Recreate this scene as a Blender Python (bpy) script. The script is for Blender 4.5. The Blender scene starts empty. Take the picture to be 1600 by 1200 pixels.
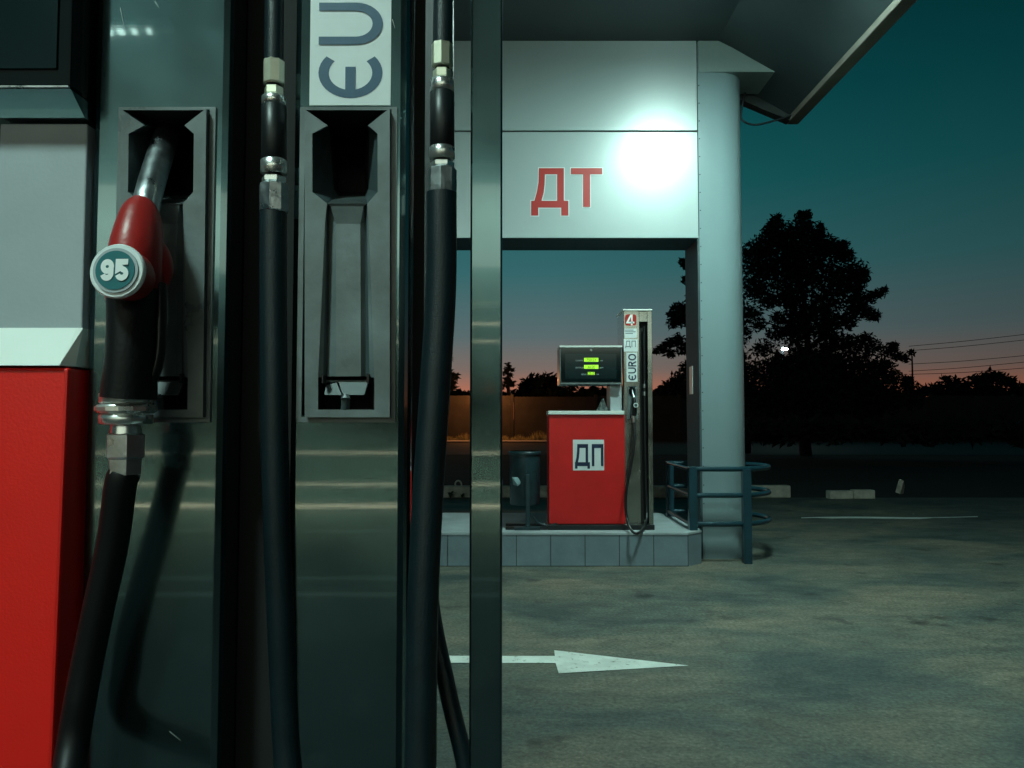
import bpy, bmesh, math, random
from mathutils import Vector, Matrix
random.seed(7)
SC = bpy.context.scene
COL = SC.collection
R = math.radians

# ------------------------------------------------------------------ camera
F = 1200.0; CH = 1.33; TH = math.atan(58/1200.0)
cam_d = bpy.data.cameras.new("camera"); cam = bpy.data.objects.new("camera", cam_d); COL.objects.link(cam)
cam_d.sensor_width = 36; cam_d.lens = 36*F/1600; cam_d.clip_start = 0.02; cam_d.clip_end = 2000
cam.location = (0, 0, CH); cam.rotation_euler = (R(90)+TH, 0, 0)
SC.camera = cam
def U(px, py, D):
    """world point on the vertical plane y = D seen at a photo position"""
    dx = (px-800)/F; dy = (600-py)/F
    fy = math.cos(TH)-dy*math.sin(TH); fz = math.sin(TH)+dy*math.cos(TH)
    k = D/fy
    return Vector((dx*k, D, CH+fz*k))
def G(px, py, z=0.0):
    """world point on the level plane z seen at a photo position"""
    dx = (px-800)/F; dy = (600-py)/F
    fy = math.cos(TH)-dy*math.sin(TH); fz = math.sin(TH)+dy*math.cos(TH)
    k = (z-CH)/fz
    return Vector((dx*k, fy*k, z))

# ------------------------------------------------------------------ world (dusk sky)
W = bpy.data.worlds.new("World"); SC.world = W; W.use_nodes = True
nt = W.node_tree; nt.nodes.clear()
out = nt.nodes.new('ShaderNodeOutputWorld'); bg = nt.nodes.new('ShaderNodeBackground')
tc = nt.nodes.new('ShaderNodeTexCoord'); sx = nt.nodes.new('ShaderNodeSeparateXYZ')
rp = nt.nodes.new('ShaderNodeValToRGB'); mr = nt.nodes.new('ShaderNodeMapRange'); mr2 = nt.nodes.new('ShaderNodeMapRange')
mu = nt.nodes.new('ShaderNodeMath'); mu.operation = 'MULTIPLY'
def lin(c):
    return tuple(((v/255)/12.92 if v/255 <= .04045 else ((v/255+.055)/1.055)**2.4) for v in c)+(1,)
SKY = [(0,(10,14,14)),(.004,(192,98,58)),(.030,(182,108,80)),(.065,(120,104,97)),(.11,(86,104,106)),(.19,(52,100,103)),(.29,(24,88,91)),(.38,(10,73,77)),(.47,(4,56,60)),(.8,(1,32,34))]
while len(rp.color_ramp.elements) < len(SKY): rp.color_ramp.elements.new(.5)
for e, (p, c) in zip(rp.color_ramp.elements, SKY): e.position = p; e.color = lin(c)
nt.links.new(tc.outputs['Generated'], sx.inputs[0]); nt.links.new(sx.outputs['Z'], rp.inputs[0])
nt.links.new(sx.outputs['X'], mr.inputs[0])
mr.inputs[1].default_value = 0.05; mr.inputs[2].default_value = 0.62; mr.inputs[3].default_value = 1.05; mr.inputs[4].default_value = 0.50
nt.links.new(sx.outputs['Y'], mr2.inputs[0])
mr2.inputs[1].default_value = -0.4; mr2.inputs[2].default_value = 0.5; mr2.inputs[3].default_value = 0.25; mr2.inputs[4].default_value = 1
nt.links.new(mr.outputs[0], mu.inputs[0]); nt.links.new(mr2.outputs[0], mu.inputs[1])
nt.links.new(rp.outputs[0], bg.inputs[0]); nt.links.new(mu.outputs[0], bg.inputs[1]); nt.links.new(bg.outputs[0], out.inputs[0])
SC.view_settings.view_transform = 'Standard'; SC.view_settings.look = 'None'
SC.view_settings.exposure = 0; SC.view_settings.gamma = 1

LAMP_POWER = 150.0     # emission of the canopy diffusers
LAMP_COL = (0.66, 1.0, 0.90)

# ------------------------------------------------------------------ helpers
def tag(o, label=None, cat=None, group=None, kind=None):
    if label: o['label'] = label
    if cat: o['category'] = cat
    if group: o['group'] = group
    if kind: o['kind'] = kind
    return o
def thing(name, loc, label, cat, group=None):
    o = bpy.data.objects.new(name, None); COL.objects.link(o); o.location = loc; o.empty_display_size = .1
    return tag(o, label, cat, group)
class MB:
    def __init__(s): s.v = []; s.f = []; s.m = []; s.sm = []
    def add(s, vs, fs, m=0, smooth=False):
        b = len(s.v); s.v += [tuple(v) for v in vs]
        for f in fs: s.f.append([b+i for i in f]); s.m.append(m); s.sm.append(smooth)
        return s
    def box(s, a, b, m=0, c=0.0):
        x0,y0,z0 = [min(a[i],b[i]) for i in range(3)]; x1,y1,z1 = [max(a[i],b[i]) for i in range(3)]
        if c <= 0:
            return s.add([(x0,y0,z0),(x1,y0,z0),(x1,y1,z0),(x0,y1,z0),(x0,y0,z1),(x1,y0,z1),(x1,y1,z1),(x0,y1,z1)],
                  [(0,3,2,1),(4,5,6,7),(0,1,5,4),(1,2,6,5),(2,3,7,6),(3,0,4,7)], m)
        bm = bmesh.new(); bmesh.ops.create_cube(bm, size=1)
        for v in bm.verts: v.co = Vector(((x0+x1)/2+v.co.x*(x1-x0), (y0+y1)/2+v.co.y*(y1-y0), (z0+z1)/2+v.co.z*(z1-z0)))
        bmesh.ops.bevel(bm, geom=bm.edges[:], offset=c, segments=2, affect='EDGES', profile=.5)
        bm.verts.index_update()
        s.add([v.co[:] for v in bm.verts], [[v.index for v in f.verts] for f in bm.faces], m, False); bm.free(); return s
    def prism(s, poly, z0, z1, m=0):      # poly in xy, extruded up
        n = len(poly)
        vs = [(p[0],p[1],z0) for p in poly]+[(p[0],p[1],z1) for p in poly]
        fs = [tuple(range(n))[::-1], tuple(range(n,2*n))]+[(i,(i+1)%n,n+(i+1)%n,n+i) for i in range(n)]
        return s.add(vs, fs, m)
    def slab(s, pts, d, m=0):             # planar world points extruded along +y by d
        n = len(pts)
        vs = [tuple(p) for p in pts]+[(p[0],p[1]+d,p[2]) for p in pts]
        fs = [tuple(range(n)), tuple(range(n,2*n))[::-1]]+[(i,n+i,n+(i+1)%n,(i+1)%n) for i in range(n)]
        return s.add(vs, fs, m)
    def tube(s, pts, rad, n=12, m=0, smooth=True, cap=True, ry=None):
        pts = [Vector(p) for p in pts]
        if not hasattr(rad, '__len__'): rad = [rad]*len(pts)
        rings = []; up = None
        for i, p in enumerate(pts):
            t = (pts[min(i+1,len(pts)-1)]-pts[max(i-1,0)]).normalized()
            if up is None:
                up = Vector((1,0,0)) if abs(t.x) < .9 else Vector((0,1,0))
            a = (up-t*up.dot(t)).normalized(); b = t.cross(a); up = a
            k = ry if ry else 1
            rings.append([p+a*math.cos(2*math.pi*j/n)*rad[i]+b*math.sin(2*math.pi*j/n)*rad[i]*k for j in range(n)])
        vs = [v for r in rings for v in r]; fs = []
        for i in range(len(pts)-1):
            for j in range(n): fs.append((i*n+j, i*n+(j+1)%n, (i+1)*n+(j+1)%n, (i+1)*n+j))
        s.add(vs, fs, m, smooth)
        if cap:
            s.add(rings[0], [tuple(range(n))[::-1]], m); s.add(rings[-1], [tuple(range(n))], m)
        return s
    def build(s, name, mats, parent=None, kind=None, bevel=0):
        me = bpy.data.meshes.new(name); me.from_pydata(s.v, [], s.f)
        if not isinstance(mats, (list, tuple)): mats = [mats]
        for mt in mats: me.materials.append(mt)
        for i, p in enumerate(me.polygons): p.material_index = s.m[i]; p.use_smooth = s.sm[i]
        me.validate(); me.update()
        bm = bmesh.new(); bm.from_mesh(me); bmesh.ops.recalc_face_normals(bm, faces=bm.faces[:]); bm.to_mesh(me); bm.free()
        o = bpy.data.objects.new(name, me); COL.objects.link(o)
        if parent:
            root = parent; off = Vector(root.location); p = root.parent
            while p: off += p.location; p = p.parent
            o.parent = parent; o.location = (0,0,0)
            for v in me.vertices: v.co = v.co-off
            # children keep world coordinates baked relative to the thing
        if bevel:
            md = o.modifiers.new('bevel','BEVEL'); md.width = bevel; md.segments = 2; md.limit_method = 'ANGLE'
        if kind: o['kind'] = kind
        return o
def arc(cx, cy, r, a0, a1, n, ry=None):
    ry = r if ry is None else ry
    return [(cx+r*math.cos(R(a0+(a1-a0)*i/n)), cy+ry*math.sin(R(a0+(a1-a0)*i/n))) for i in range(n+1)]
def bez(pts, n=24):
    P = [Vector(p) for p in pts]; P = [P[0]*2-P[1]]+P+[P[-1]*2-P[-2]]; res = []
    for i in range(1, len(P)-2):
        for k in range(n):
            t = k/n; a,b,c,d = P[i-1:i+3]
            res.append(.5*((2*b)+(c-a)*t+(2*a-5*b+4*c-d)*t*t+(3*b-3*c+d-a)*t**3))
    res.append(P[-2]); return res

# ------------------------------------------------------------------ materials
def mat(name, col, rough=.5, metal=0, noise=0, nscale=8, bump=0, bscale=40, spec=.5, aniso=0, stretch=(1,1,1), rnoise=0, coat=0):
    m = bpy.data.materials.new(name); m.use_nodes = True; t = m.node_tree; b = t.nodes['Principled BSDF']
    b.inputs['Base Color'].default_value = (*col, 1); b.inputs['Roughness'].default_value = rough
    b.inputs['Metallic'].default_value = metal; b.inputs['Specular IOR Level'].default_value = spec
    b.inputs['Anisotropic'].default_value = aniso
    b.inputs['Coat Weight'].default_value = coat
    if noise or bump or rnoise:
        c = t.nodes.new('ShaderNodeTexCoord'); mp = t.nodes.new('ShaderNodeMapping'); mp.inputs['Scale'].default_value = stretch
        t.links.new(c.outputs['Object'], mp.inputs[0])
        if noise or rnoise:
            n = t.nodes.new('ShaderNodeTexNoise'); n.inputs['Scale'].default_value = nscale; n.inputs['Detail'].default_value = 8; n.inputs['Roughness'].default_value = .62
            t.links.new(mp.outputs[0], n.inputs['Vector'])
        if noise:
            r = t.nodes.new('ShaderNodeMapRange'); r.inputs[1].default_value = .3; r.inputs[2].default_value = .7
            r.inputs[3].default_value = 1-noise; r.inputs[4].default_value = 1+noise
            mx = t.nodes.new('ShaderNodeVectorMath'); mx.operation = 'SCALE'; mx.inputs[0].default_value = col
            t.links.new(n.outputs['Fac'], r.inputs[0]); t.links.new(r.outputs[0], mx.inputs['Scale']); t.links.new(mx.outputs[0], b.inputs['Base Color'])
        if rnoise:
            r = t.nodes.new('ShaderNodeMapRange'); r.inputs[1].default_value = .3; r.inputs[2].default_value = .7
            r.inputs[3].default_value = max(.02,rough-rnoise); r.inputs[4].default_value = rough+rnoise
            t.links.new(n.outputs['Fac'], r.inputs[0]); t.links.new(r.outputs[0], b.inputs['Roughness'])
        if bump:
            n2 = t.nodes.new('ShaderNodeTexNoise'); n2.inputs['Scale'].default_value = bscale; n2.inputs['Detail'].default_value = 5
            bp = t.nodes.new('ShaderNodeBump'); bp.inputs['Strength'].default_value = bump; bp.inputs['Distance'].default_value = .01
            t.links.new(mp.outputs[0], n2.inputs['Vector']); t.links.new(n2.outputs['Fac'], bp.inputs['Height']); t.links.new(bp.outputs[0], b.inputs['Normal'])
    return m
def emis(name, col, s):
    m = bpy.data.materials.new(name); m.use_nodes = True; b = m.node_tree.nodes['Principled BSDF']
    b.inputs['Base Color'].default_value = (*col,1); b.inputs['Emission Color'].default_value = (*col,1); b.inputs['Emission Strength'].default_value = s
    return m
M = {}
def steel(name, col, rough):
    """brushed, scuffed stainless sheet"""
    m = bpy.data.materials.new(name); m.use_nodes = True; t = m.node_tree; b = t.nodes['Principled BSDF']
    b.inputs['Coat Weight'].default_value = 1; b.inputs['Coat Roughness'].default_value = .035
    N = t.nodes.new; L = t.links.new
    c = N('ShaderNodeTexCoord')
    n = N('ShaderNodeTexNoise'); n.inputs['Scale'].default_value = 7; n.inputs['Detail'].default_value = 6; L(c.outputs['Object'], n.inputs['Vector'])
    mp = N('ShaderNodeMapping'); mp.inputs['Scale'].default_value = (4,4,160); L(c.outputs['Object'], mp.inputs[0])
    n2 = N('ShaderNodeTexNoise'); n2.inputs['Scale'].default_value = 3; n2.inputs['Detail'].default_value = 4; L(mp.outputs[0], n2.inputs['Vector'])
    # worn, matt blotches
    n3 = N('ShaderNodeTexNoise'); n3.inputs['Scale'].default_value = 16; n3.inputs['Detail'].default_value = 9; n3.inputs['Roughness'].default_value=.55; L(c.outputs['Object'], n3.inputs['Vector'])
    r3 = N('ShaderNodeMapRange'); r3.inputs[1].default_value = .60; r3.inputs[2].default_value = .63; L(n3.outputs['Fac'], r3.inputs[0])
    mx = N('ShaderNodeMix'); mx.data_type = 'RGBA'; mx.inputs[6].default_value = (*[v*.8 for v in col],1); mx.inputs[7].default_value = (*[v*1.15 for v in col],1)
    L(n.outputs['Fac'], mx.inputs[0])
    mx2 = N('ShaderNodeMix'); mx2.data_type = 'RGBA'; mx2.inputs[7].default_value = (.42,.46,.40,1); L(mx.outputs[2], mx2.inputs[6]); 
    mm = N('ShaderNodeMath'); mm.operation='MULTIPLY'; mm.inputs[1].default_value=.035; L(r3.outputs[0], mm.inputs[0]); L(mm.outputs[0], mx2.inputs[0])
    L(mx2.outputs[2], b.inputs['Base Color'])
    r = N('ShaderNodeMapRange'); r.inputs[1].default_value=.3; r.inputs[2].default_value=.7; r.inputs[3].default_value = rough*.75; r.inputs[4].default_value = rough*1.3; L(n.outputs['Fac'], r.inputs[0]); L(r.outputs[0], b.inputs['Roughness'])
    mt = N('ShaderNodeMapRange'); mt.inputs[3].default_value=.95; mt.inputs[4].default_value=.93; L(r3.outputs[0], mt.inputs[0]); L(mt.outputs[0], b.inputs['Metallic'])
    bp = N('ShaderNodeBump'); bp.inputs['Strength'].default_value=.004; bp.inputs['Distance'].default_value=.001; L(n2.outputs['Fac'], bp.inputs['Height'])
    n4 = N('ShaderNodeTexNoise'); n4.inputs['Scale'].default_value = 1.6; L(c.outputs['Object'], n4.inputs['Vector'])
    bp2 = N('ShaderNodeBump'); bp2.inputs['Strength'].default_value=.035; bp2.inputs['Distance'].default_value=.01; L(n4.outputs['Fac'], bp2.inputs['Height']); L(bp.outputs[0], bp2.inputs['Normal']); L(bp2.outputs[0], b.inputs['Normal']); L(bp2.outputs[0], b.inputs['Coat Normal'])
    return m
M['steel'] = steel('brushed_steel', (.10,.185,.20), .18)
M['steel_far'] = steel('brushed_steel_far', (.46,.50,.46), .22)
M['plastic'] = mat('grey_plastic', (.14,.17,.175), .36, noise=.42, nscale=9, bump=.1, bscale=60, rnoise=.12)
M['plastic_dark'] = mat('dark_grey_plastic', (.05,.075,.08), .5, noise=.2, nscale=12)
M['black'] = mat('black_plastic', (.006,.009,.010), .4, noise=.3, nscale=20)
M['matte_black'] = mat('matte_black', (.003,.004,.004), .8)
M['rubber'] = mat('rubber_hose', (.0025,.011,.015), .42, bump=.12, bscale=420, noise=.25, nscale=30)
M['grip'] = mat('grip_rubber', (.0025,.0035,.004), .5, spec=.3, bump=.08, bscale=160)
M['hose_black'] = mat('black_hose', (.0025,.0035,.004), .5, spec=.3)
M['red'] = mat('red_paint', (.82,.014,.010), .33, noise=.06, nscale=5, bump=.05, bscale=300)
M['red_far'] = mat('red_paint_far', (.58,.012,.012), .35, noise=.12, nscale=3)
M['red_plastic'] = mat('red_plastic', (.34,.016,.014), .38, noise=.25, nscale=20, bump=.1, bscale=60)
M['white'] = mat('white_paint', (.76,.80,.76), .4, noise=.05, nscale=6)
M['grey_panel'] = mat('grey_painted_panel', (.38,.42,.45), .5, noise=.07, nscale=9, bump=.04, bscale=200)
M['chrome'] = mat('chrome', (.85,.88,.86), .30, .95, noise=.1, nscale=30, rnoise=.08)
M['alu'] = mat('worn_aluminium', (.50,.54,.56), .34, 1, noise=.3, nscale=28, rnoise=.12, bump=.1, bscale=80)
M['brass'] = mat('nickel_brass', (.92,.90,.72), .38, .9, noise=.1, nscale=30)
M['glass_black'] = mat('display_glass', (.002,.008,.009), .08)
M['screen'] = mat('screen_window', (.002,.014,.016), .12)
M['sticker'] = mat('sticker_white', (.74,.79,.80), .35, noise=.04, nscale=20)
M['navy'] = mat('navy_ink', (.030,.085,.155), .45, noise=.1, nscale=50)
M['navy_dark'] = mat('dark_navy_ink', (.010,.022,.06), .45)
M['sign_red'] = mat('sign_red', (.42,.022,.018), .4)
M['composite'] = mat('white_composite_panel', (.36,.43,.44), .34, noise=.03, nscale=1.2, bump=.02, bscale=2, spec=1.0, coat=1)
M['composite'].node_tree.nodes['Principled BSDF'].inputs['Coat Roughness'].default_value = .34
M['composite_pillar'] = mat('painted_metal_pillar', (.21,.29,.31), .3, noise=.03, nscale=2)
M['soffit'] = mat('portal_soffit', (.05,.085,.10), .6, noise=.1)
M['ceiling'] = mat('canopy_ceiling', (.055,.08,.085), .5, noise=.12, nscale=.8)
M['rim'] = mat('canopy_rim', (.20,.18,.155), .5, noise=.15, nscale=3)
M['beam'] = mat('beam_paint', (.24,.31,.30), .45, noise=.08, nscale=2)
M['teal'] = mat('teal_rail_paint', (.010,.040,.056), .28, noise=.15, nscale=15)
M['seam'] = mat('seam_gasket', (.02,.03,.03), .7)
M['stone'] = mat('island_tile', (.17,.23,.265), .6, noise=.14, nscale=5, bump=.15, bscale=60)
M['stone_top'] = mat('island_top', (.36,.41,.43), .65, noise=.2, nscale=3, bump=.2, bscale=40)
M['kerb'] = mat('whitewashed_kerb', (.50,.49,.42), .8, noise=.3, nscale=6, bump=.4, bscale=25)
M['paint_line'] = mat('road_paint', (.70,.74,.70), .6, noise=.14, nscale=6)
M['bin'] = mat('bin_paint', (.012,.032,.040), .4, noise=.3, nscale=9)
M['bark'] = mat('bark', (.03,.025,.02), .9, noise=.3)
M['leaf'] = mat('pine_needles', (.012,.022,.014), .8, noise=.4, nscale=1.5)
M['leaf2'] = mat('dark_foliage', (.014,.022,.012), .8, noise=.4, nscale=.5)
M['dry'] = mat('dry_grass', (.55,.50,.25), .9, noise=.4, nscale=8)
M['lamp'] = emis('lamp_diffuser', LAMP_COL, LAMP_POWER)
M['lamp_body'] = mat('lamp_housing', (.4,.42,.42), .4)
M['lcd'] = emis('lcd_green', (.50,.95,.04), .42)
M['teal_badge'] = mat('teal_badge', (.0,.13,.15), .4)
M['badge_white'] = mat('badge_white', (.85,.88,.88), .4)
M['scratch'] = mat('bare_scratch', (.5,.52,.48), .5)
M['cable'] = mat('cable', (.01,.015,.018), .6)
# ground
def ground_mat():
    m = bpy.data.materials.new('worn_asphalt'); m.use_nodes = True; t = m.node_tree; b = t.nodes['Principled BSDF']; N = t.nodes.new; L = t.links.new
    c = N('ShaderNodeTexCoord'); mp = N('ShaderNodeMapping'); mp.inputs['Scale'].default_value = (.7,1.2,1); mp.inputs['Rotation'].default_value=(0,0,R(14)); L(c.outputs['Object'], mp.inputs[0])
    n = N('ShaderNodeTexNoise'); n.inputs['Scale'].default_value = 1.1; n.inputs['Detail'].default_value = 9; n.inputs['Roughness'].default_value = .6; n.inputs['Distortion'].default_value = .6; L(mp.outputs[0], n.inputs['Vector'])
    rp = N('ShaderNodeValToRGB'); E = rp.color_ramp.elements
    E[0].position=.36; E[0].color=(.042,.060,.054,1); E[1].position=.64; E[1].color=(.165,.150,.110,1)
    e=E.new(.45); e.color=(.078,.094,.080,1); e=E.new(.54); e.color=(.112,.114,.088,1)
    L(n.outputs['Fac'], rp.inputs[0])
    g = N('ShaderNodeTexNoise'); g.inputs['Scale'].default_value = 48; g.inputs['Detail'].default_value = 4; L(c.outputs['Object'], g.inputs['Vector'])
    r = N('ShaderNodeMapRange'); r.inputs[1].default_value=.3; r.inputs[2].default_value=.7; r.inputs[3].default_value=.6; r.inputs[4].default_value=1.38; L(g.outputs['Fac'], r.inputs[0])
    s = N('ShaderNodeVectorMath'); s.operation='SCALE'; L(rp.outputs[0], s.inputs[0]); L(r.outputs[0], s.inputs['Scale'])
    # oil stains
    o = N('ShaderNodeTexNoise'); o.inputs['Scale'].default_value = 2.4; o.inputs['Detail'].default_value = 5; L(c.outputs['Object'], o.inputs['Vector'])
    ro = N('ShaderNodeMapRange'); ro.inputs[1].default_value=.62; ro.inputs[2].default_value=.70; ro.inputs[3].default_value=1; ro.inputs[4].default_value=.35; L(o.outputs['Fac'], ro.inputs[0])
    s2 = N('ShaderNodeVectorMath'); s2.operation='SCALE'; L(s.outputs[0], s2.inputs[0]); L(ro.outputs[0], s2.inputs['Scale']); L(s2.outputs[0], b.inputs['Base Color'])
    b.inputs['Roughness'].default_value = .72
    vw = N('ShaderNodeTexNoise'); vw.inputs['Scale'].default_value = 1.6; vw.inputs['Detail'].default_value = 6; L(c.outputs['Object'], vw.inputs['Vector'])
    va = N('ShaderNodeVectorMath'); va.operation = 'MULTIPLY_ADD'; va.inputs[1].default_value = (1.3,1.3,1.3); L(vw.outputs['Color'], va.inputs[0]); L(c.outputs['Object'], va.inputs[2])
    vo = N('ShaderNodeTexVoronoi'); vo.feature = 'DISTANCE_TO_EDGE'; vo.inputs['Scale'].default_value = .42; L(va.outputs[0], vo.inputs['Vector'])
    vr = N('ShaderNodeMapRange'); vr.inputs[1].default_value = .002; vr.inputs[2].default_value = .007; vr.inputs[3].default_value = .8; vr.inputs[4].default_value = 1; L(vo.outputs['Distance'], vr.inputs[0])
    sp = N('ShaderNodeTexVoronoi'); sp.inputs['Scale'].default_value = 55; L(c.outputs['Object'], sp.inputs['Vector'])
    sr = N('ShaderNodeMapRange'); sr.inputs[1].default_value = .05; sr.inputs[2].default_value = .28; sr.inputs[3].default_value = 1.5; sr.inputs[4].default_value = .92; L(sp.outputs['Distance'], sr.inputs[0])
    md = N('ShaderNodeTexNoise'); md.inputs['Scale'].default_value = 7; md.inputs['Detail'].default_value = 8; md.inputs['Roughness'].default_value = .7; L(mp.outputs[0], md.inputs['Vector'])
    mdr = N('ShaderNodeMapRange'); mdr.inputs[1].default_value = .3; mdr.inputs[2].default_value = .7; mdr.inputs[3].default_value = .62; mdr.inputs[4].default_value = 1.4; L(md.outputs['Fac'], mdr.inputs[0])
    prev = s2
    for nd in (vr, sr, mdr):
        q = N('ShaderNodeVectorMath'); q.operation = 'SCALE'; L(prev.outputs[0], q.inputs[0]); L(nd.outputs[0], q.inputs['Scale']); prev = q
    L(prev.outputs[0], b.inputs['Base Color'])
    bp = N('ShaderNodeBump'); bp.inputs['Strength'].default_value=.5; bp.inputs['Distance'].default_value=.006; L(g.outputs['Fac'], bp.inputs['Height']); L(bp.outputs[0], b.inputs['Normal'])
    return m
M['asphalt'] = ground_mat()
def worn_paint():
    m = mat('worn_road_paint', (.74,.78,.73), .6, noise=.18, nscale=5); t = m.node_tree; b = t.nodes['Principled BSDF']; N = t.nodes.new; L = t.links.new
    src = b.inputs['Base Color'].links[0].from_socket
    c = N('ShaderNodeTexCoord'); n = N('ShaderNodeTexNoise'); n.inputs['Scale'].default_value = 22; n.inputs['Detail'].default_value = 9; n.inputs['Roughness'].default_value = .75; L(c.outputs['Object'], n.inputs['Vector'])
    rr = N('ShaderNodeMapRange'); rr.inputs[1].default_value = .57; rr.inputs[2].default_value = .66; L(n.outputs['Fac'], rr.inputs[0])
    x = N('ShaderNodeMix'); x.data_type = 'RGBA'; x.inputs[7].default_value = (.16,.16,.12,1); L(src, x.inputs[6]); L(rr.outputs[0], x.inputs[0]); L(x.outputs[2], b.inputs['Base Color'])
    return m
M['paint_line'] = worn_paint()
M['dark_ground'] = mat('dark_reflected_asphalt', (.014,.018,.018), .85, noise=.3, nscale=6, bump=.3, bscale=80)  # tone of the added ground that keeps the steel reflections dark
M['verge'] = mat('dark_verge', (.007,.011,.008), .95, noise=.5, nscale=1.3, bump=.6, bscale=14)
M['road'] = mat('far_road', (.03,.03,.03), .8, noise=.2, nscale=1)
M['kerb_far'] = mat('pale_pavement', (.75,.68,.6), .85, noise=.25, nscale=2)
M['fence'] = mat('fence_concrete', (.065,.062,.058), .85, noise=.3, nscale=.7, bump=.3, bscale=6)

# ------------------------------------------------------------------ ground
def sheet(name, x0, x1, y0, y1, z, m):
    return MB().add([(x0,y0,z),(x1,y0,z),(x1,y1,z),(x0,y1,z)], [(0,1,2,3)]).build(name, m, kind='structure')
sheet('ground', -600, 600, -300, 900, -.008, M['verge'])
sheet('forecourt', -30, 40, -30, 13.45, 0, M['asphalt'])
sheet('road', -120, 120, 30.5, 48, .002, M['road'])
sheet('pavement', -60, 3, 48.01, 51.4, .06, M['kerb_far'])

for yy_,w_ in ((-7.5,'farthest from the pumps, beside the shop wall'),(-4.7,'in the middle of the three added lines'),(-4.1,'nearest the pumps')): tag(MB().add([(-6,yy_,.006),(1,yy_,.006),(1,yy_+.09,.006),(-6,yy_+.09,.006)],[(0,1,2,3)]).build('painted_line', M['paint_line']), 'white line added behind the viewer, '+w_, 'road marking', 'lines added behind the viewer for the steel to reflect')  # unseen lines, added to show as pale streaks in the steel
sheet('added_dark_ground', -12, 10, -9.0, .62, .002, M['dark_ground'])  # unseen dark ground, added to darken the lower steel reflections
# painted arrow
D_ar = G
mb = MB()
A = [G(400,1036), G(868,1037), G(873,1053), G(1076,1041), G(866,1017), G(867,1026), G(400,1025)]
A = [Vector((p.x,p.y,.004)) for p in A]
mb.add(A, [tuple(range(len(A)))])
ar = mb.build('painted_arrow', M['paint_line']); tag(ar, 'white arrow painted on the forecourt, pointing to the right', 'road marking')
ln = []
for i in range(13):
    x = 1252+i*23; y = 809-1.0*math.sin(i*.55)-i*.15
    ln.append((G(x,y), G(x,y+ (2.6 if 1 < i < 9 else 1.2))))
mb = MB()
for a, b in zip(ln, ln[1:]):
    q = [a[0],b[0],b[1],a[1]]; mb.add([(p.x,p.y,.004) for p in q], [(0,1,2,3)])
tag(mb.build('painted_line', M['paint_line']), 'thin faded white line on the dark asphalt right of the guard rail', 'road marking')

# ------------------------------------------------------------------ canopy
YB = 8.06
can = thing('canopy', (0,0,5.13), 'large grey flat canopy roof over the forecourt with sloping eaves', 'canopy')
zt = 5.13; xs = 2.06; xe = 3.1; zr = 4.60
MB().add([(-8,-9,zt),(xs,-9,zt),(xs,YB,zt),(-8,YB,zt),(-8,-9,zt+.5),(xs,-9,zt+.5),(xs,YB,zt+.5),(-8,YB,zt+.5)],
   [(0,1,2,3),(4,5,6,7),(0,1,5,4),(2,3,7,6),(3,0,4,7)]).build('ceiling', M['ceiling'], can)
MB().add([(xs,-9,zt),(xe-.13,-9,zr),(xe-.13,YB,zr),(xs,YB,zt),(xs,-9,zt+.5),(xe-.13,-9,zt+.5),(xe-.13,YB,zt+.5),(xs,YB,zt+.5)],
   [(0,1,2,3),(4,5,6,7),(0,1,5,4),(2,3,7,6),(1,2,6,5)]).build('sloping_eave', M['ceiling'], can)
MB().box((xe-.128,-9,4.54),(xe,YB+.12,zt+.5), c=.008).build('edge_trim', M['rim'], can)
MB().box((-8,YB+.003,4.92),(xe-.13,YB+.12,zt+.5)).add([(2.1,YB+.003,4.918),(xe-.13,YB+.003,4.918),(xe-.13,YB+.003,4.54),(2.1,YB+.12,4.918),(xe-.13,YB+.12,4.918),(xe-.13,YB+.12,4.54)],
   [(0,1,2),(3,5,4),(0,2,5,3),(1,4,5,2),(0,3,4,1)]).build('rear_trim', M['seam'], can)
cb = [U(1170,120,7.98), U(1163,150,7.98), U(1158,176,7.98), U(1160,188,7.98), U(1178,195,7.98), U(1205,190,8.0), U(1250,176,8.05)]
MB().tube(bez(cb,8), .011, 8).build('cable', M['cable'], can)

def ceiling_lamp(x, y, label, power=None, h=.29):
    t = thing('ceiling_lamp', (x,y,zt), label, 'lamp', 'square lamps under the canopy')
    MB().box((x-.34,y-.34,zt-.09),(x+.34,y+.34,zt-.001), c=.01).build('housing', M['lamp_body'], t)
    m = M['lamp'] if power is None else emis('lamp_diffuser_dim', LAMP_COL, power)
    MB().box((x-h,y-h,zt-.102),(x+h,y+h,zt-.0925)).build('diffuser', m, t)
    return t
t = thing('pendant_lamp', (1.79,5.48,zt), 'bright round lamp hanging under the canopy in front of the fascia with red letters', 'lamp')
MB().tube([(1.79,5.48,zt-.001),(1.79,5.48,5.08)], .015, 10).build('rod', M['lamp_body'], t)
MB().tube([(1.79,5.48,5.10),(1.79,5.48,5.05),(1.79,5.48,4.94),(1.79,5.48,4.735)], [.05,.20,.31,.37], 32, cap=False).build('shade', M['lamp_body'], t)
MB().tube([(1.79,5.48,4.91+.23*math.sin(R(a_))) for a_ in (50,25,0,-25,-50,-70,-88)], [.23*math.cos(R(a_)) for a_ in (50,25,0,-25,-50,-70,-88)], 24).build('bulb', emis('bulb_emission', LAMP_COL, 300), t)
ceiling_lamp(-1.9, -1.6, 'square white lamp under the canopy above the near pumps', 210)
t = thing('spot_bar', (-3.6,-5.25,zt), 'short bar with four small spotlights under the canopy near the shop', 'lamp')
MB().box((-3.95,-5.33,zt-.07),(-3.25,-5.17,zt-.001), c=.008).build('housing', M['lamp_body'], t)
for q,rq in ((-3.86,.05),(-3.73,.034),(-3.60,.026),(-3.46,.022)): MB().tube([(q,-5.25,zt-.072),(q,-5.25,zt-.10)], rq, 14).build('spot', emis('spot_emission', LAMP_COL, 22), t)

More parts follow.
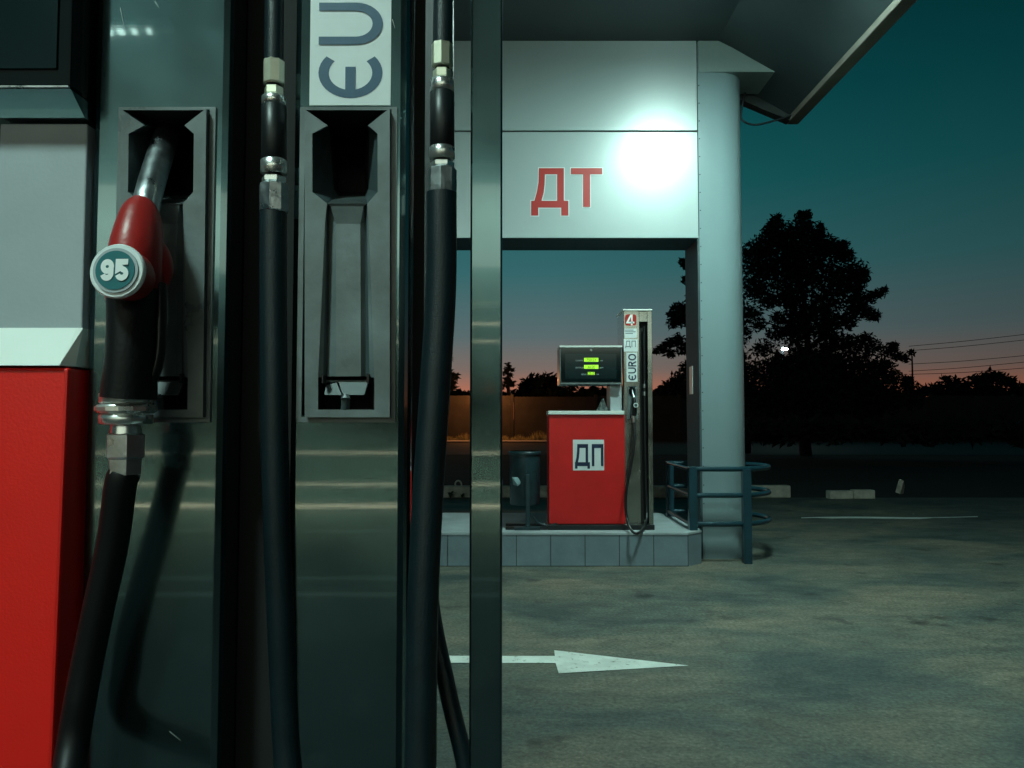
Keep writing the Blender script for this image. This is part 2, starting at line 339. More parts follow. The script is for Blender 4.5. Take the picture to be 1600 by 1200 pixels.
# ------------------------------------------------------------------ fuel portal with fascia
PD = 7.5
por = thing('portal', (1.9, 7.78, 0), 'white panelled portal over the far pump with red Cyrillic letters and a rounded end pillar', 'portal')
xR = U(1094,500,PD).x; xF = U(1128,500,PD).x; zb = U(900,371,PD).z; zm = U(900,205,PD).z; xL = -3.9
def seam_panel(x0, x1, z0, z1, name):
    return MB().box((x0,PD,z0),(x1,PD+.05,z1), c=.003).build(name, M['composite'], por)
seam_panel(-1.02, xR-.006, zb, zm-.008, 'fascia_panel'); seam_panel(xL, -1.035, zb, zm-.008, 'fascia_panel')
seam_panel(-1.02, xR-.006, zm+.008, zt-.003, 'fascia_panel'); seam_panel(xL, -1.035, zm+.008, zt-.003, 'fascia_panel')
MB().box((xL+.01,PD+.02,zb+.012),(xR-.002,YB-.02,zt-.004)).build('beam_core', M['seam'], por)
MB().box((xL,PD+.003,zb-.008),(xR-.006,YB-.02,zb+.010)).build('soffit', M['soffit'], por)
MB().box((xL,PD-.006,zb-.004),(xR-.004,PD-.001,zb-.020+.030)).build('drip_edge', M['composite'], por)
def pillar(x0, xf, sgn, parent):
    r = (YB-PD)/2; yc = (YB+PD)/2
    a = [(xf+sgn*r*math.sin(R(t)), yc-r*math.cos(R(t))) for t in range(0,181,6)]
    poly = [(x0,PD)]+a+[(x0,YB)]
    o = MB(); n = len(poly); ztp = zt-.02
    vs = [(p[0],p[1],0) for p in poly]+[(p[0],p[1],ztp) for p in poly]
    for i in range(n):
        j = (i+1) % n; o.add([vs[i],vs[j],vs[n+j],vs[n+i]], [(0,1,2,3)], 0, False)
    o.add([vs[n+i] for i in range(n)], [tuple(range(n))])
    ob = o.build('pillar', M['composite_pillar'], parent)
    bm = bmesh.new(); bm.from_mesh(ob.data); bmesh.ops.remove_doubles(bm, verts=bm.verts[:], dist=.0001)
    bmesh.ops.recalc_face_normals(bm, faces=bm.faces[:])
    for f in bm.faces: f.smooth = abs(f.normal.z) < .5
    for e in bm.edges:
        if len(e.link_faces) == 2 and e.calc_face_angle() > R(30): e.smooth = False
    bm.to_mesh(ob.data); bm.free()
    return ob
pil = pillar(xR+.002, xF, 1, por)
MB().box((xR-.016,PD+.004,0),(xR-.0005,YB-.01,zb-.012)).build('jamb', M['soffit'], por)
# vertical seam with rivets on the flat of the pillar
mb = MB()
for k in range(26):
    z = .35+k*.18; mb.tube([(xR+.014,PD-.004,z),(xR+.014,PD+.001,z)], .006, 8)
mb.box((xR-.004,PD-.002,0),(xR+.0015,PD+.002,zt-.02)).build('seam_strip', M['seam'], por)
pillar(xL-.002, xL-.25, -1, por)
# beam upper wedge following the slope of the eave
xb = U(1216,100,PD).x; zq = U(1200,113,PD).z
MB().add([(xR+.01,PD-.012,zq),(xb,PD-.012,zq),(xb,PD-.012,zt-.51*(xb-xs)-.01),(xs,PD-.012,zt-.01),(xR+.01,PD-.012,zt-.01),
          (xR+.01,YB-.05,zq),(xb,YB-.05,zq),(xb,YB-.05,zt-.51*(xb-xs)-.01),(xs,YB-.05,zt-.01),(xR+.01,YB-.05,zt-.01)],
   [(0,1,2,3,4),(9,8,7,6,5),(0,5,6,1),(1,6,7,2),(2,7,8,3),(3,8,9,4),(4,9,5,0)]).build('beam_haunch', M['beam'], por)
a = U(1080,573,YB-.2); b = U(1085,616,YB-.2)
MB().box((xR-.021,YB-.30,b.z),(xR-.0165,YB-.16,a.z)).build('label_sticker', M['sticker'], por)

# ------------------------------------------------------------------ lettering
def ribbon(mb, pts, w, z, m=0, closed=False):
    """flat stroke of width w through 2-D points, as a thin solid; z = offset towards viewer"""
    n = len(pts); L = []; Rr = []
    for i in range(n):
        p = Vector(pts[i])
        a = Vector(pts[i-1]) if (i > 0 or closed) else None; b = Vector(pts[(i+1) % n]) if (i < n-1 or closed) else None
        d1 = (p-a).normalized() if a is not None else None; d2 = (b-p).normalized() if b is not None else None
        if d1 is None: d1 = d2
        if d2 is None: d2 = d1
        n1 = Vector((-d1.y,d1.x)); n2 = Vector((-d2.y,d2.x)); nn = (n1+n2).normalized(); k = min(1/max(nn.dot(n1),.3), 2.2)
        L.append(p+nn*w/2*k); Rr.append(p-nn*w/2*k)
    return L, Rr
def letter(ch, w):
    h = w/2
    if ch == 'Д': return [([(.08,.2),(.17,.45),(.21,.72),(.22,1-h),(.74,1-h),(.74,.2)],0),([(0,.2+h*0),(.93,.2)],0),([(h,.2),(h,.02)],0),([(.93-h,.2),(.93-h,.02)],0)], .93
    if ch == 'Т': return [([(0,1-h),(.78,1-h)],0),([(.39,1-h),(.39,.2-h)],0)], .78
    if ch == 'П': return [([(h,.2-h),(h,1-h),(.72-h,1-h),(.72-h,.2-h)],0)], .72
    if ch == 'Є': return [(arc(.5,.5,.5-h,48,312,26),0),([(h,.5),(.62,.5)],0)], .86
    if ch == 'U': return [([(h,1),(h,.42)]+arc(.42,.42,.42-h,180,360,16,ry=.42-h)[1:-1]+[(.84-h,.42),(.84-h,1)],0)], .84
    if ch == 'R': return [([(h,0),(h,1-h),(.42,1-h)]+arc(.42,.74,.26-h,90,-90,12)[1:]+[(h,.48)],0),([(.40,.48),(.68,0)],0)], .72
    if ch == '9': return [(arc(.36,.66,.36-h,0,345,22,ry=.34-h),1),([(.72-h,.66),(.72-h,.36)]+arc(.36,.34,.36-h,0,-165,14,ry=.34-h),0)], .72
    if ch == '5': return [([(.68,1-h),(h,1-h),(h,.52),(.30,.60)]+arc(.36,.33,.36-h,80,-165,18,ry=.33-h),0)], .72
    if ch == '4': return [([(.50,0),(.50,1-h),(.42,1-h),(h,.26),(.74,.26)],0)], .76
    if ch == 'O': return [(arc(.46,.5,.46-h,0,345,24,ry=.5-h),1)], .92
def lettering(name, text, w, origin, ex, ey, size, y, m, parent, gap=.14, dep=.0008, grow=0, xscale=1):
    """origin: (x,z) of baseline start; ex, ey: 2-D unit axes of the text on the wall"""
    mb = MB(); cx = 0; k = 0
    for ch in text:
        sh, adv = letter(ch, w)
        for pts, closed in sh:
            if grow and not closed:
                p0 = Vector(pts[0]); p1 = Vector(pts[1]); q0 = Vector(pts[-1]); q1 = Vector(pts[-2])
                pts = [tuple(p0+(p0-p1).normalized()*grow)]+list(pts[1:-1])+[tuple(q0+(q0-q1).normalized()*grow)]
            L, Rr = ribbon(mb, pts, w+2*grow, 0, closed=closed)
            n = len(L); yy = y-k*.0003
            def T(p): 
                q = Vector(origin)+Vector(ex)*((p.x+cx)*size*xscale)+Vector(ey)*(p.y*size); return (q.x, yy, q.y)
            F_ = [T(p) for p in L]+[T(p) for p in Rr]
            Bk = [(v[0],v[1]+dep,v[2]) for v in F_]
            fs = []
            rng = range(n if closed else n-1)
            for i in rng:
                j = (i+1) % n
                fs += [(i,j,n+j,n+i)]
            mb.add(F_, fs); k += 1
        cx += adv+gap
    return mb.build(name, m, parent)
def font_mesh(name, text, cx, cz, size, y, m, parent, bold=0, xs=1, rot=0):
    c = bpy.data.curves.new(name, 'FONT'); c.body = text; c.align_x = 'CENTER'; c.align_y = 'CENTER'; c.size = size; c.offset = bold; c.extrude = .0004
    o = bpy.data.objects.new('tmp', c); COL.objects.link(o)
    dg = bpy.context.evaluated_depsgraph_get(); me = bpy.data.meshes.new_from_object(o.evaluated_get(dg)); bpy.data.objects.remove(o)
    X = [v.co.x for v in me.vertices]; Y = [v.co.y for v in me.vertices]
    mx = (min(X)+max(X))/2; my = (min(Y)+max(Y))/2
    off = Vector(parent.location); p = parent.parent
    while p: off += p.location; p = p.parent
    for v in me.vertices:
        a = (v.co.x-mx)*xs; b = v.co.y-my
        v.co = Vector((cx+a, y-v.co.z, cz+b))-off
    me.materials.clear(); me.materials.append(m)
    ob = bpy.data.objects.new(name, me); COL.objects.link(ob); ob.parent = parent
    return ob
# the two red letters on the fascia
def poly_letters(name, polys, D, dy, m, parent, grow=0):
    mb = MB()
    for k, P in enumerate(polys):
        pts = [U(px,py,D) for px,py in P]
        if grow:
            n = len(pts); res = []
            area = sum(pts[i].x*pts[(i+1)%n].z-pts[(i+1)%n].x*pts[i].z for i in range(n)); s = 1 if area > 0 else -1
            for i in range(n):
                a = pts[i-1]; b = pts[i]; c = pts[(i+1)%n]
                d1 = Vector((b.x-a.x, b.z-a.z)).normalized(); d2 = Vector((c.x-b.x, c.z-b.z)).normalized()
                n1 = Vector((d1.y,-d1.x))*s; n2 = Vector((d2.y,-d2.x))*s; nn = (n1+n2).normalized(); kk = 1/max(.4, nn.dot(n1))
                res.append(Vector((b.x+nn.x*grow*kk, b.y, b.z+nn.y*grow*kk)))
            pts = res
        pts = [Vector((p.x, D-dy-k*.0004, p.z)) for p in pts]
        mb.slab(pts, dy-.0006 if dy > .001 else .0005)
    return mb.build(name, m, parent)
Dp = [(842,263),(881,263),(881,314),(888,314),(888,337),(877,337),(877,324.5),(841,324.5),(841,337),(830,337),(830,314),(835,314),(839,300),(841.5,285)]
De = [(851.5,272.5),(870.5,272.5),(870.5,314),(846,314),(849.5,301),(851,288)]
Tt = [(892,263),(941,263),(941,272.5),(922,272.5),(922,323.5),(911,323.5),(911,272.5),(892,272.5)]
# outer shape split so that the counter of the first letter stays open
D_left = [(842,263),(861,263),(861,272.5),(851.5,272.5),(851,288),(849.5,301),(846,314),(861,314),(861,324.5),(841,324.5),(841,337),(830,337),(830,314),(835,314),(839,300),(841.5,285)]
D_right = [(861,263),(881,263),(881,314),(888,314),(888,337),(877,337),(877,324.5),(861,324.5),(861,314),(870.5,314),(870.5,272.5),(861,272.5)]
poly_letters('letter_outline', [D_left,D_right,Tt], PD, .0030, M['sticker'], por, grow=.009)
poly_letters('red_letters', [D_left,D_right,Tt], PD, .0060, M['sign_red'], por)

# ------------------------------------------------------------------ islands
zi = .31
def island(x0, x1, y0, y1, label, step=.315, ch=.16):
    t = thing('fuel_island', ((x0+x1)/2,(y0+y1)/2,0), label, 'island')
    def P(e): return [(x0-e,y0-e),(x1-ch,y0-e),(x1+e,y0+ch),(x1+e,y1-ch),(x1-ch,y1+e),(x0-e,y1+e)]
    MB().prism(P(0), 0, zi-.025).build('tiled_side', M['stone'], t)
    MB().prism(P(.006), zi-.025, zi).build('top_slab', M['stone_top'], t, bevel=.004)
    mb = MB(); x = x1-ch
    while x > x0: mb.box((x-.003,y0-.0025,0),(x+.003,y0+.004,zi-.026)); x -= step
    mb.box((x0,y0-.002,0),(x1-ch,y0+.004,.006)).build('tile_joints', M['seam'], t)
    return t
yI = G(900,885).y
island(-3.9, U(1097,840,yI).x+.03, yI, yI+1.5, 'low tiled concrete island under the far red pump')
island(-3.6, .5, .70, 1.65, 'low concrete island under the near pumps')

# ------------------------------------------------------------------ nozzle holder (local, reference pixel 542,410 at D0)
D0 = .95; REF = U(542,410,D0)
def HL(px, py, w): return U(px,py,D0+w)-REF
def holder(parent, at, s=1.0, dx=0):
    def T(v): return Vector(at)+v*s
    mb = MB(); pr = -.013; dp = .052
    # plate level w = pr
    O = [(478,172),(605,172),(575,196),(590,209),(590,300),(574,318),(511,318),(488,300),(488,209),(512,196)]
    I = [(514,199),(574,199),(575,200),(577,210),(575,296),(571,306),(529,306),(522,296),(515,210),(514,200)]
    Ov = [HL(*p,pr) for p in O]; Iv = [HL(*p,dp) for p in I]
    n = len(O)
    for i in range(n):
        j = (i+1) % n; mb.add([T(Ov[i]),T(Ov[j]),T(Iv[j]),T(Iv[i])], [(0,1,2,3)], 1 if i in (0,) else 2)  # overhang facet is black: the shade of its downward face put into the colour
    Kv = [HL(*p,.125) for p in [(520,205),(570,205),(570,205),(571,212),(570,292),(568,300),(533,300),(528,292),(521,212),(520,206)]]
    for i in range(n):
        j = (i+1) % n; mb.add([T(Iv[i]),T(Iv[j]),T(Kv[j]),T(Kv[i])], [(0,1,2,3)], 1)
    mb.add([T(k) for k in Kv], [tuple(range(n))], 1)
    # plate around (left and right of opening)
    E = lambda px,py,w=pr: T(HL(px,py,w))
    mb.add([E(476,170),E(478,172),E(512,196),E(488,209),E(488,300),E(511,318),E(508,345),E(497,590),E(497,640),E(478,652),E(476,652)], [(10,9,8,7,6,5,4,3,2,1,0)])
    mb.add([E(609,170),E(605,172),E(575,196),E(590,209),E(590,300),E(574,318),E(576,345),E(585,590),E(585,640),E(607,652),E(609,652)], [(0,1,2,3,4,5,6,7,8,9,10)])
    mb.add([E(476,170),E(609,170),E(605,172),E(478,172)], [(0,1,2,3)])
    # trough: raised middle strip between two grooves and bevelled wedges
    t = .002; f = -.005
    tp = [(511,318,pr),(511.5,319,pr+.001),(512,321,t),(517,322,-.011),(568,322,-.011),(573,321,t),(573.5,319,pr+.001),(574,318,pr)]
    r1 = [(508,345,pr),(510.5,346,pr+.004),(513,348,t),(525,350,f),(563,350,f),(571,348,t),(573.5,346,pr+.004),(576,345,pr)]
    r2 = [(497,590,pr),(505,589,pr+.006),(511,588,t),(525,588,f),(564,588,f),(571,588,t),(577,589,pr+.006),(585,590,pr)]
    for ra, rb in ((tp,r1),(r1,r2)):
        for i in range(7): mb.add([E(*ra[i]),E(*ra[i+1]),E(*rb[i+1]),E(*rb[i])], [(0,1,2,3)], 2 if i in (1,5) else 0)
    # roll-over lip into the trough
    mb.add([E(511,318),E(574,318),E(568,322,-.011),E(517,322,-.011)], [(0,1,2,3)])
    mb.add([E(529,306,dp),E(571,306,dp),E(574,318,pr),E(511,318,pr)], [(0,1,2,3)])
    # lower pocket
    b1 = [(505,596,.05),(508,594,.05),(511,594,.05),(526,594,.05),(564,594,.05),(571,594,.05),(577,596,.05),(580,596,.05)]; b2=[(p_[0],640,.05) for p_ in b1]
    for ra, rb in ((r2,b1),(b1,b2)):
        for i in range(7): mb.add([E(*ra[i]),E(*ra[i+1]),E(*rb[i+1]),E(*rb[i])], [(0,1,2,3)], 1)
    mb.add([E(497,590),E(505,596,.05),E(505,640,.05),E(497,640)], [(0,1,2,3)], 1)
    mb.add([E(585,590),E(580,596,.05),E(580,640,.05),E(585,640)], [(0,1,2,3)], 1)
    # bottom ledge
    mb.add([E(478,652),E(497,640),E(585,640),E(607,652)], [(0,1,2,3)])
    mb.add([E(497,640),E(505,640,.05),E(580,640,.05),E(585,640)], [(0,1,2,3)])
    # outer side walls
    c = [HL(476,170,pr),HL(609,170,pr),HL(609,652,pr),HL(476,652,pr)]
    for i in range(4):
        a, b = c[i], c[(i+1) % 4]; a2 = a+Vector((0,.0135,0)); b2_ = b+Vector((0,.0135,0))
        mb.add([T(a),T(b),T(b2_),T(a2)], [(0,1,2,3)], 2)
    h = mb.build('nozzle_holder', [M['plastic'],M['matte_black'],M['plastic_dark']], parent)
    # surround frame a little wider
    fr = MB()
    a = HL(469,167,-.0035); b = HL(617,660,-.0035); ia = HL(477,171,-.0035); ib = HL(608,651.5,-.0035)
    for x0,z0,x1,z1 in ((a.x,ia.z,b.x,a.z),(a.x,b.z,b.x,ib.z),(a.x,ib.z,ia.x,ia.z),(ib.x,ib.z,b.x,ia.z)):
        fr.box(T(Vector((x0,-.0035,z0))), T(Vector((x1,.001,z1))))
    fr.build('holder_frame', M['plastic'], h)
    # lever and bracket
    lv = MB()
    for P4 in ([(529,597),(575,597),(569,617),(536,617)],[(509,602),(526,598),(534,617),(507,617)]):
        a4 = [E(p_[0],p_[1],-.001 if k_ < 2 else -.008) for k_, p_ in enumerate(P4)]; b4 = [v+Vector((0,.006*s,0)) for v in a4]
        lv.add(a4+b4, [(0,1,2,3),(7,6,5,4),(0,4,5,1),(1,5,6,2),(2,6,7,3),(3,7,4,0)])
    lv.box(E(508,594,.004),E(578,599,.03))
    lv.build('bracket', M['plastic_dark'], h)
    lv = MB(); lv.tube([E(540,618,-.012),E(540,634,-.010),E(538,648,-.004)], .0055*s, 10)
    lv.build('lever', M['plastic_dark'], h)
    lv = MB(); lv.tube([E(540,616,-.014),E(540,623,-.015)], [.003*s,.0062*s], 10); lv.build('lever_tip', M['alu'], h)
    for xx_ in ((503,510),(573,580)):
        MB().box(E(xx_[0],584,pr-.004),E(xx_[1],600,.0)).build('hook', M['black'], h)
    return h

# ------------------------------------------------------------------ nozzle (local as if hanging in the left-hand holder)
NREF = U(254,407,D0)
def nozzle(at, s, label, body, text, group=None):
    t = thing('fuel_nozzle', at, label, 'fuel nozzle', group)
    def T(px,py,w): return Vector(at)+(U(px,py,D0+w)-NREF)*s
    k = .95/1200*s
    sp = bez([T(262,196,.055),T(256,215,.035),T(243,255,-.002),T(230,300,-.035),T(220,345,-.055)],6)
    MB().tube(sp, [k*(17 if i < 3 else 19 if i < 6 else 20) for i in range(len(sp))], 20).build('spout', M['alu'], t)
    rg = bez([T(256.5,213,.037),T(255,219,.033),T(253,225,.027)],2)
    MB().tube(rg, k*19.5, 20).build('spout_ring', M['alu'], t)
    # head body : oval tapering tube
    hb = [T(222,322,-.05),T(219,330,-.055),T(216,350,-.06),T(211,380,-.07),T(208,410,-.073),T(206,440,-.07),T(206,462,-.062)]
    h = MB().tube(hb, [k*v for v in (20,27,31,35,37,38,36)], 20, ry=1.25).build('body', body, t)
    md = h.modifiers.new('s','SUBSURF'); md.levels = 1; md.render_levels = 1
    tb = bez([T(236,370,-.055),T(247,395,-.05),T(253,420,-.048),T(248,446,-.05)],5)
    MB().tube(tb, [k*(8+6*math.sin(math.pi*(i/(len(tb)-1))**.8)) for i in range(len(tb))], 14, ry=1.4).build('trigger_boss', body, t)
    # badge at rear end facing the viewer
    c = T(182,421,-.128); nrm = Vector((-.03,-1,.06)).normalized()
    st = T(200,415,-.06)
    MB().tube([st, c-nrm*.022*s, c-nrm*.0025*s], [k*30,k*34,k*35], 28).build('badge_stub', body, t)
    def disc(name, r, d, m):
        return MB().tube([c-nrm*.004*s+nrm*d*s*.999, c+nrm*(.004+d)*s], r*k, 40).build(name, m, t)
    # real orientation: place thin rings one on another
    MB().tube([c-nrm*.002*s, c+nrm*.002*s, c+nrm*.004*s], [k*37.5,k*38,k*36], 40).build('badge', M['sticker'], t)
    MB().tube([c+nrm*.0042*s, c+nrm*.006*s],[k*31,k*31], 40).build('badge_face', M['grey_panel'] if text else M['sticker'], t)
    MB().tube([c+nrm*.0062*s, c+nrm*.0068*s],[k*27,k*27], 40).build('badge_disc', M['teal_badge'] if text else M['plastic_dark'], t)
    if text:
        hh = k*30; ww = (.72*2+.10)*hh*.84
        o = lettering('badge_number', text, .27, (c.x-ww/2, c.z-hh/2), (1,0), (0,1), hh, c.y-.0086*s, M['badge_white'], t, gap=.10, dep=.0004, xscale=.84)
        yc = o.data
        for v in yc.vertices:   # lay the number on the tilted badge face
            p = v.co+Vector(at); d = p-c
            dd = Vector((d.x, 0, d.z)); q = c+nrm*(.0074*s+abs(d.y+.0086*s))+Vector((d.x, -(d.x*nrm.x+d.z*nrm.z)/nrm.y, d.z))
            v.co = q-Vector(at)
    # grip
    gp = bez([T(208,452,-.066),T(206,500,-.07),T(203,560,-.072),T(199,618,-.07)],5)
    n = len(gp)
    MB().tube(gp, [k*(37-3*math.sin(i/(n-1)*3.0)) for i in range(n)], 20, ry=1.2).build('grip', M['grip'], t)
    lv = bez([T(250,440,-.062),T(250,500,-.066),T(246,560,-.068),T(228,612,-.068)],6)
    MB().tube(lv, k*6, 10, ry=1.8).build('hand_guard', M['black'], t)
    # collar rings and swivel
    ax = lambda u: T(195-u*.02, 610+u, -.068)
    mb = MB()
    mb.tube([ax(0),ax(2),ax(16),ax(18)], [k*33,k*36,k*36,k*33], 24); mb.tube([ax(19),ax(20),ax(31),ax(33)], [k*37,k*39,k*39,k*36], 24)
    mb.tube([ax(21.5),ax(22.5),ax(29),ax(30)], [k*40,k*41.5,k*41.5,k*40], 14, smooth=False)
    mb.tube([ax(34),ax(35),ax(48),ax(50)], [k*34,k*36,k*36,k*31], 24); mb.tube([ax(49),ax(66)], [k*20,k*22], 20)
    mb.build('collar', M['chrome'], t)
    mb = MB(); mb.tube([ax(62),ax(66),ax(100),ax(104),ax(128)], [k*20,k*28,k*28,k*24,k*23], 6, smooth=False); mb.build('hex_swivel', M['alu'], t)
    return t, ax(125), k
# ------------------------------------------------------------------ near pump
near = thing('fuel_pump', (U(300,600,D0).x, D0+.2, zi), 'large close-up steel and red pump with two nozzle columns, blue letter sticker and thick hoses', 'fuel pump', 'red and steel fuel pumps')
X = lambda px, D=D0: U(px,600,D).x
Z = lambda py, D=D0: U(800,py,D).z
ztop = 2.36
def column(x0, x1, hz0, hz1, hx0, hx1, parent, S, name='nozzle_column', y=D0, zbot=zi+.03, ztp=ztop, cb=.010, back=.38, dy=.128):
    mb = MB()
    full = [(x0+cb,y),(x1-cb,y),(x1-cb*.3,y+cb*.3),(x1,y+cb),(x1,y+dy),(x0,y+dy),(x0,y+cb),(x0+cb*.3,y+cb*.3)]
    mb.prism(full, zbot, hz0); mb.prism(full, hz1, ztp)
    mb.prism([(x0+cb,y),(hx0,y),(hx0,y+dy),(x0,y+dy),(x0,y+cb),(x0+cb*.3,y+cb*.3)], hz0, hz1)
    mb.prism([(hx1,y),(x1-cb,y),(x1-cb*.3,y+cb*.3),(x1,y+cb),(x1,y+dy),(hx1,y+dy)], hz0, hz1)
    ob = mb.build(name, S, parent)
    MB().box((x0+.002,y+dy+.001,zbot),(x1-.002,y+back,ztp)).build('column_core', M['matte_black'] if y < 2 else S, ob)
    return ob
hL = HL(476,170,0); hR = HL(609,652,0)
hc1 = Vector((REF.x-288/1200*D0, D0, REF.z)); hc2 = REF
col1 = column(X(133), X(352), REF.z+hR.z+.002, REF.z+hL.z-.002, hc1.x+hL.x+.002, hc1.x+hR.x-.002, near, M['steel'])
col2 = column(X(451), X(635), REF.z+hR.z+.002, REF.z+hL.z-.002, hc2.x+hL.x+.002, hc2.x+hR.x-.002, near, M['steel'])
holder(col1, hc1); holder(col2, hc2)
for p_, a_, b_ in ((col1,(265,1143),(282,1157)),(col1,(188,12),(193,38)),(col1,(242,2),(248,12)),(col2,(613,30),(617,44))):
    A_ = U(*a_,D0-.0008); B_ = U(*b_,D0-.0008); nn = Vector((B_.z-A_.z,0,A_.x-B_.x)).normalized()*.00035
    MB().add([A_-nn,A_+nn,B_+nn*.3,B_-nn*.3],[(0,1,2,3)]).build('scratch', M['scratch'], p_)
# front frame post at the right and top cap
MB().box((X(735),D0-.012,zi+.03),(X(785),D0+.012,ztop), c=.0025).build('frame_post', M['steel'], near)
MB().box((X(-720),D0-.02,ztop+.001),(X(786),D0+.40,ztop+.04), c=.004).build('top_cap', M['steel'], near)
MB().box((X(-700),D0-.06,zi),(X(785),D0+.40,zi+.028), c=.003).build('base_tray', M['black'], near)
# black channel between the columns
MB().box((X(352)+.001,D0+.055,zi+.03),(X(451)-.001,D0+.28,ztop)).build('hose_channel', M['matte_black'], near)
# dark inner wall right of second column
MB().box((X(638),D0+.04,zi+.03),(X(656),D0+.06,ztop)).build('channel_strip', M['matte_black'], near)
# display head
dx1 = X(131); zd = Z(160)
dh = MB().box((X(-600),D0-.045,zd),(dx1-.001,D0+.30,zd+.42), c=.003).build('display_head', M['glass_black'], near)
MB().box((X(-480),D0-.0475,Z(108,.905)),(U(75,600,.905).x,D0-.0455,zd+.36)).build('display_window', M['screen'], dh)
zs = Z(190)
MB().add([(X(-600),D0-.044,zd-.002),(dx1-.001,D0-.044,zd-.002),(dx1-.001,D0-.012,zs),(X(-600),D0-.012,zs),(X(-600),D0+.2,zd-.002),(dx1-.001,D0+.2,zd-.002),(dx1-.001,D0+.2,zs),(X(-600),D0+.2,zs)],
   [(0,1,2,3),(4,5,6,7),(0,1,5,4),(3,2,6,7),(1,2,6,5),(0,3,7,4)]).build('head_bezel', M['steel'], dh)
MB().box((X(-600),D0-.048,zd-.0015),(dx1-.002,D0-.0435,zd+.0005)).build('head_trim', M['alu'], dh)
# grey neck between head and cabinet
MB().box((X(-10),D0-.004,Z(517)),(X(128.5),D0+.26,zs-.004), c=.002).build('neck_panel', M['grey_panel'], near)
# red cabinet with hipped white cap
xr = X(131)-.001; xl = X(-720)
zc1 = U(0,566,.915).z; yf = xr*1200/(105-800); 
cab = MB()
bt = .025
cab.add([(xl,yf,zc1-.006),(xr,yf,zc1-.006),(xr,D0+.32,zc1-.006),(xl,D0+.32,zc1-.006),(xl,yf-bt,zi+.03),(xr,yf-bt,zi+.03),(xr,D0+.32,zi+.03),(xl,D0+.32,zi+.03)],
  [(0,1,2,3),(4,5,6,7),(0,1,5,4),(1,2,6,5),(2,3,7,6),(3,0,4,7)])
cabo = cab.build('cabinet', M['red'], near, bevel=.004)
yc0 = yf-.006; zc0 = zc1-.004; z2 = Z(513,D0-.002)
MB().add([(xl,yc0,zc0),(xr+.0005-.008,yc0,zc0),(xr+.0006,yc0+.02,zc0),(xr+.0006,D0+.30,zc0),(xl,D0+.30,zc0),
          (xl,D0-.006,z2),(xr-.006,D0-.006,z2),(xr+.0004,D0-.004,z2),(xr+.0004,D0+.30,z2),(xl,D0+.30,z2)],
   [(0,1,6,5),(1,2,7,6),(2,3,8,7),(3,4,9,8),(5,6,7,8,9),(4,3,2,1,0),(0,5,9,4)]).build('cabinet_cap', M['white'], cabo)
# sticker with rotated word
sz1 = Z(165); sx0 = X(478); sx1 = X(607)
st = MB().box((sx0,D0-.0012,sz1),(sx1,D0-.0002,Z(-190))).build('word_sticker', M['sticker'], col2)
capx = X(594)-X(492)
lettering('word_lettering', 'ЄURO', .16, (X(594), Z(154)), (0,1), (-1,0), capx, D0-.0016, M['navy'], st, gap=.20, xscale=.80)
# hoses
def coupler(pts, k, name_parent, m1, m2):
    """breakaway coupling between pixel heights, listed as (py0, py1, half width px, sides)"""
    pass
def hose(path, rad, parent, name='hose'):
    return MB().tube(bez(path,10), rad, 20).build(name, M['rubber'], parent)
def breakaway(px, D, ys, parent):
    """ys: top nut y0,y1 | ring | sleeve | black body | sleeve | ring | nut"""
    k = D/1200; o = None
    P = lambda py, dx=0: U(px+dx,py,D)
    y = ys
    def seg(a, b, hw, n, m, name, sm=True, ch=.8):
        return MB().tube([P(a),P(a+2),P(b-2),P(b)], [k*(hw-2.5),k*hw,k*hw,k*(hw-2.5)], n, smooth=sm).build(name, m, parent)
    seg(y[0],y[1],17,8,M['brass'],'hose_nut',False)
    seg(y[1]-1,y[1]+4,12,16,M['black'],'gasket')
    seg(y[1]+3,y[2],15,6,M['brass'],'hex_ring',False)
    seg(y[2]+1,y[3],19,24,M['chrome'],'sleeve')
    b = seg(y[3]-1,y[4]+1,19.5,28,M['black'],'breakaway_body')
    seg(y[4],y[5],20.5,24,M['chrome'],'sleeve')
    seg(y[5]-1,y[5]+4,14,16,M['black'],'gasket')
    seg(y[5]+3,y[6],19,6,M['chrome'],'hex_ring',False)
    seg(y[6]+1,y[7],23,8,M['alu'],'hose_nut',False)
bA = thing('hose_breakaway', U(428,220,D0-.02), 'black and chrome breakaway coupling on the hose between the two nozzle columns', 'hose coupling', 'breakaway couplings on the pump hoses')
breakaway(428, D0-.015, [95,133,150,166,250,273,287,333], bA)
bB = thing('hose_breakaway', U(691,190,D0-.03), 'black and chrome breakaway coupling on the hose beside the flat steel post', 'hose coupling', 'breakaway couplings on the pump hoses')
breakaway(691, D0-.04, [68,106,124,145,230,250,263,305], bB)
hose([U(429,-420,D0),U(429,-100,D0-.01),U(429,0,D0-.015),U(428,98,D0-.015)], 14.5*D0/1200, near)
hose([U(427,330,D0-.015),U(427,450,D0-.015),U(428,600,D0-.015),U(431,760,D0-.012),U(438,950,D0-.006),U(450,1200,D0),U(470,1450,D0-.04),U(520,1620,D0-.1)], 20.5*D0/1200, near)
hose([U(697,-420,D0-.03),U(696,-100,D0-.04),U(693,0,D0-.04),U(692,70,D0-.04)], 15.5*D0/1200, near)
hose([U(690,302,D0-.04),U(689,450,D0-.04),U(680,600,D0-.045),U(667,800,D0-.05),U(659,1000,D0-.055),U(657,1200,D0-.06),U(650,1450,D0-.08),U(560,1620,D0-.1)], 23*D0/1200, near)
# slimmer rear hose behind it
hose([U(695,-420,D0+.22),U(697,100,D0+.22),U(697,380,D0+.22),U(687,560,D0+.22),U(670,760,D0+.2),U(672,930,D0+.16),U(700,1080,D0+.12),U(728,1200,D0+.10),U(765,1390,D0+.10)], 13*1.12/1200, near, 'rear_hose')
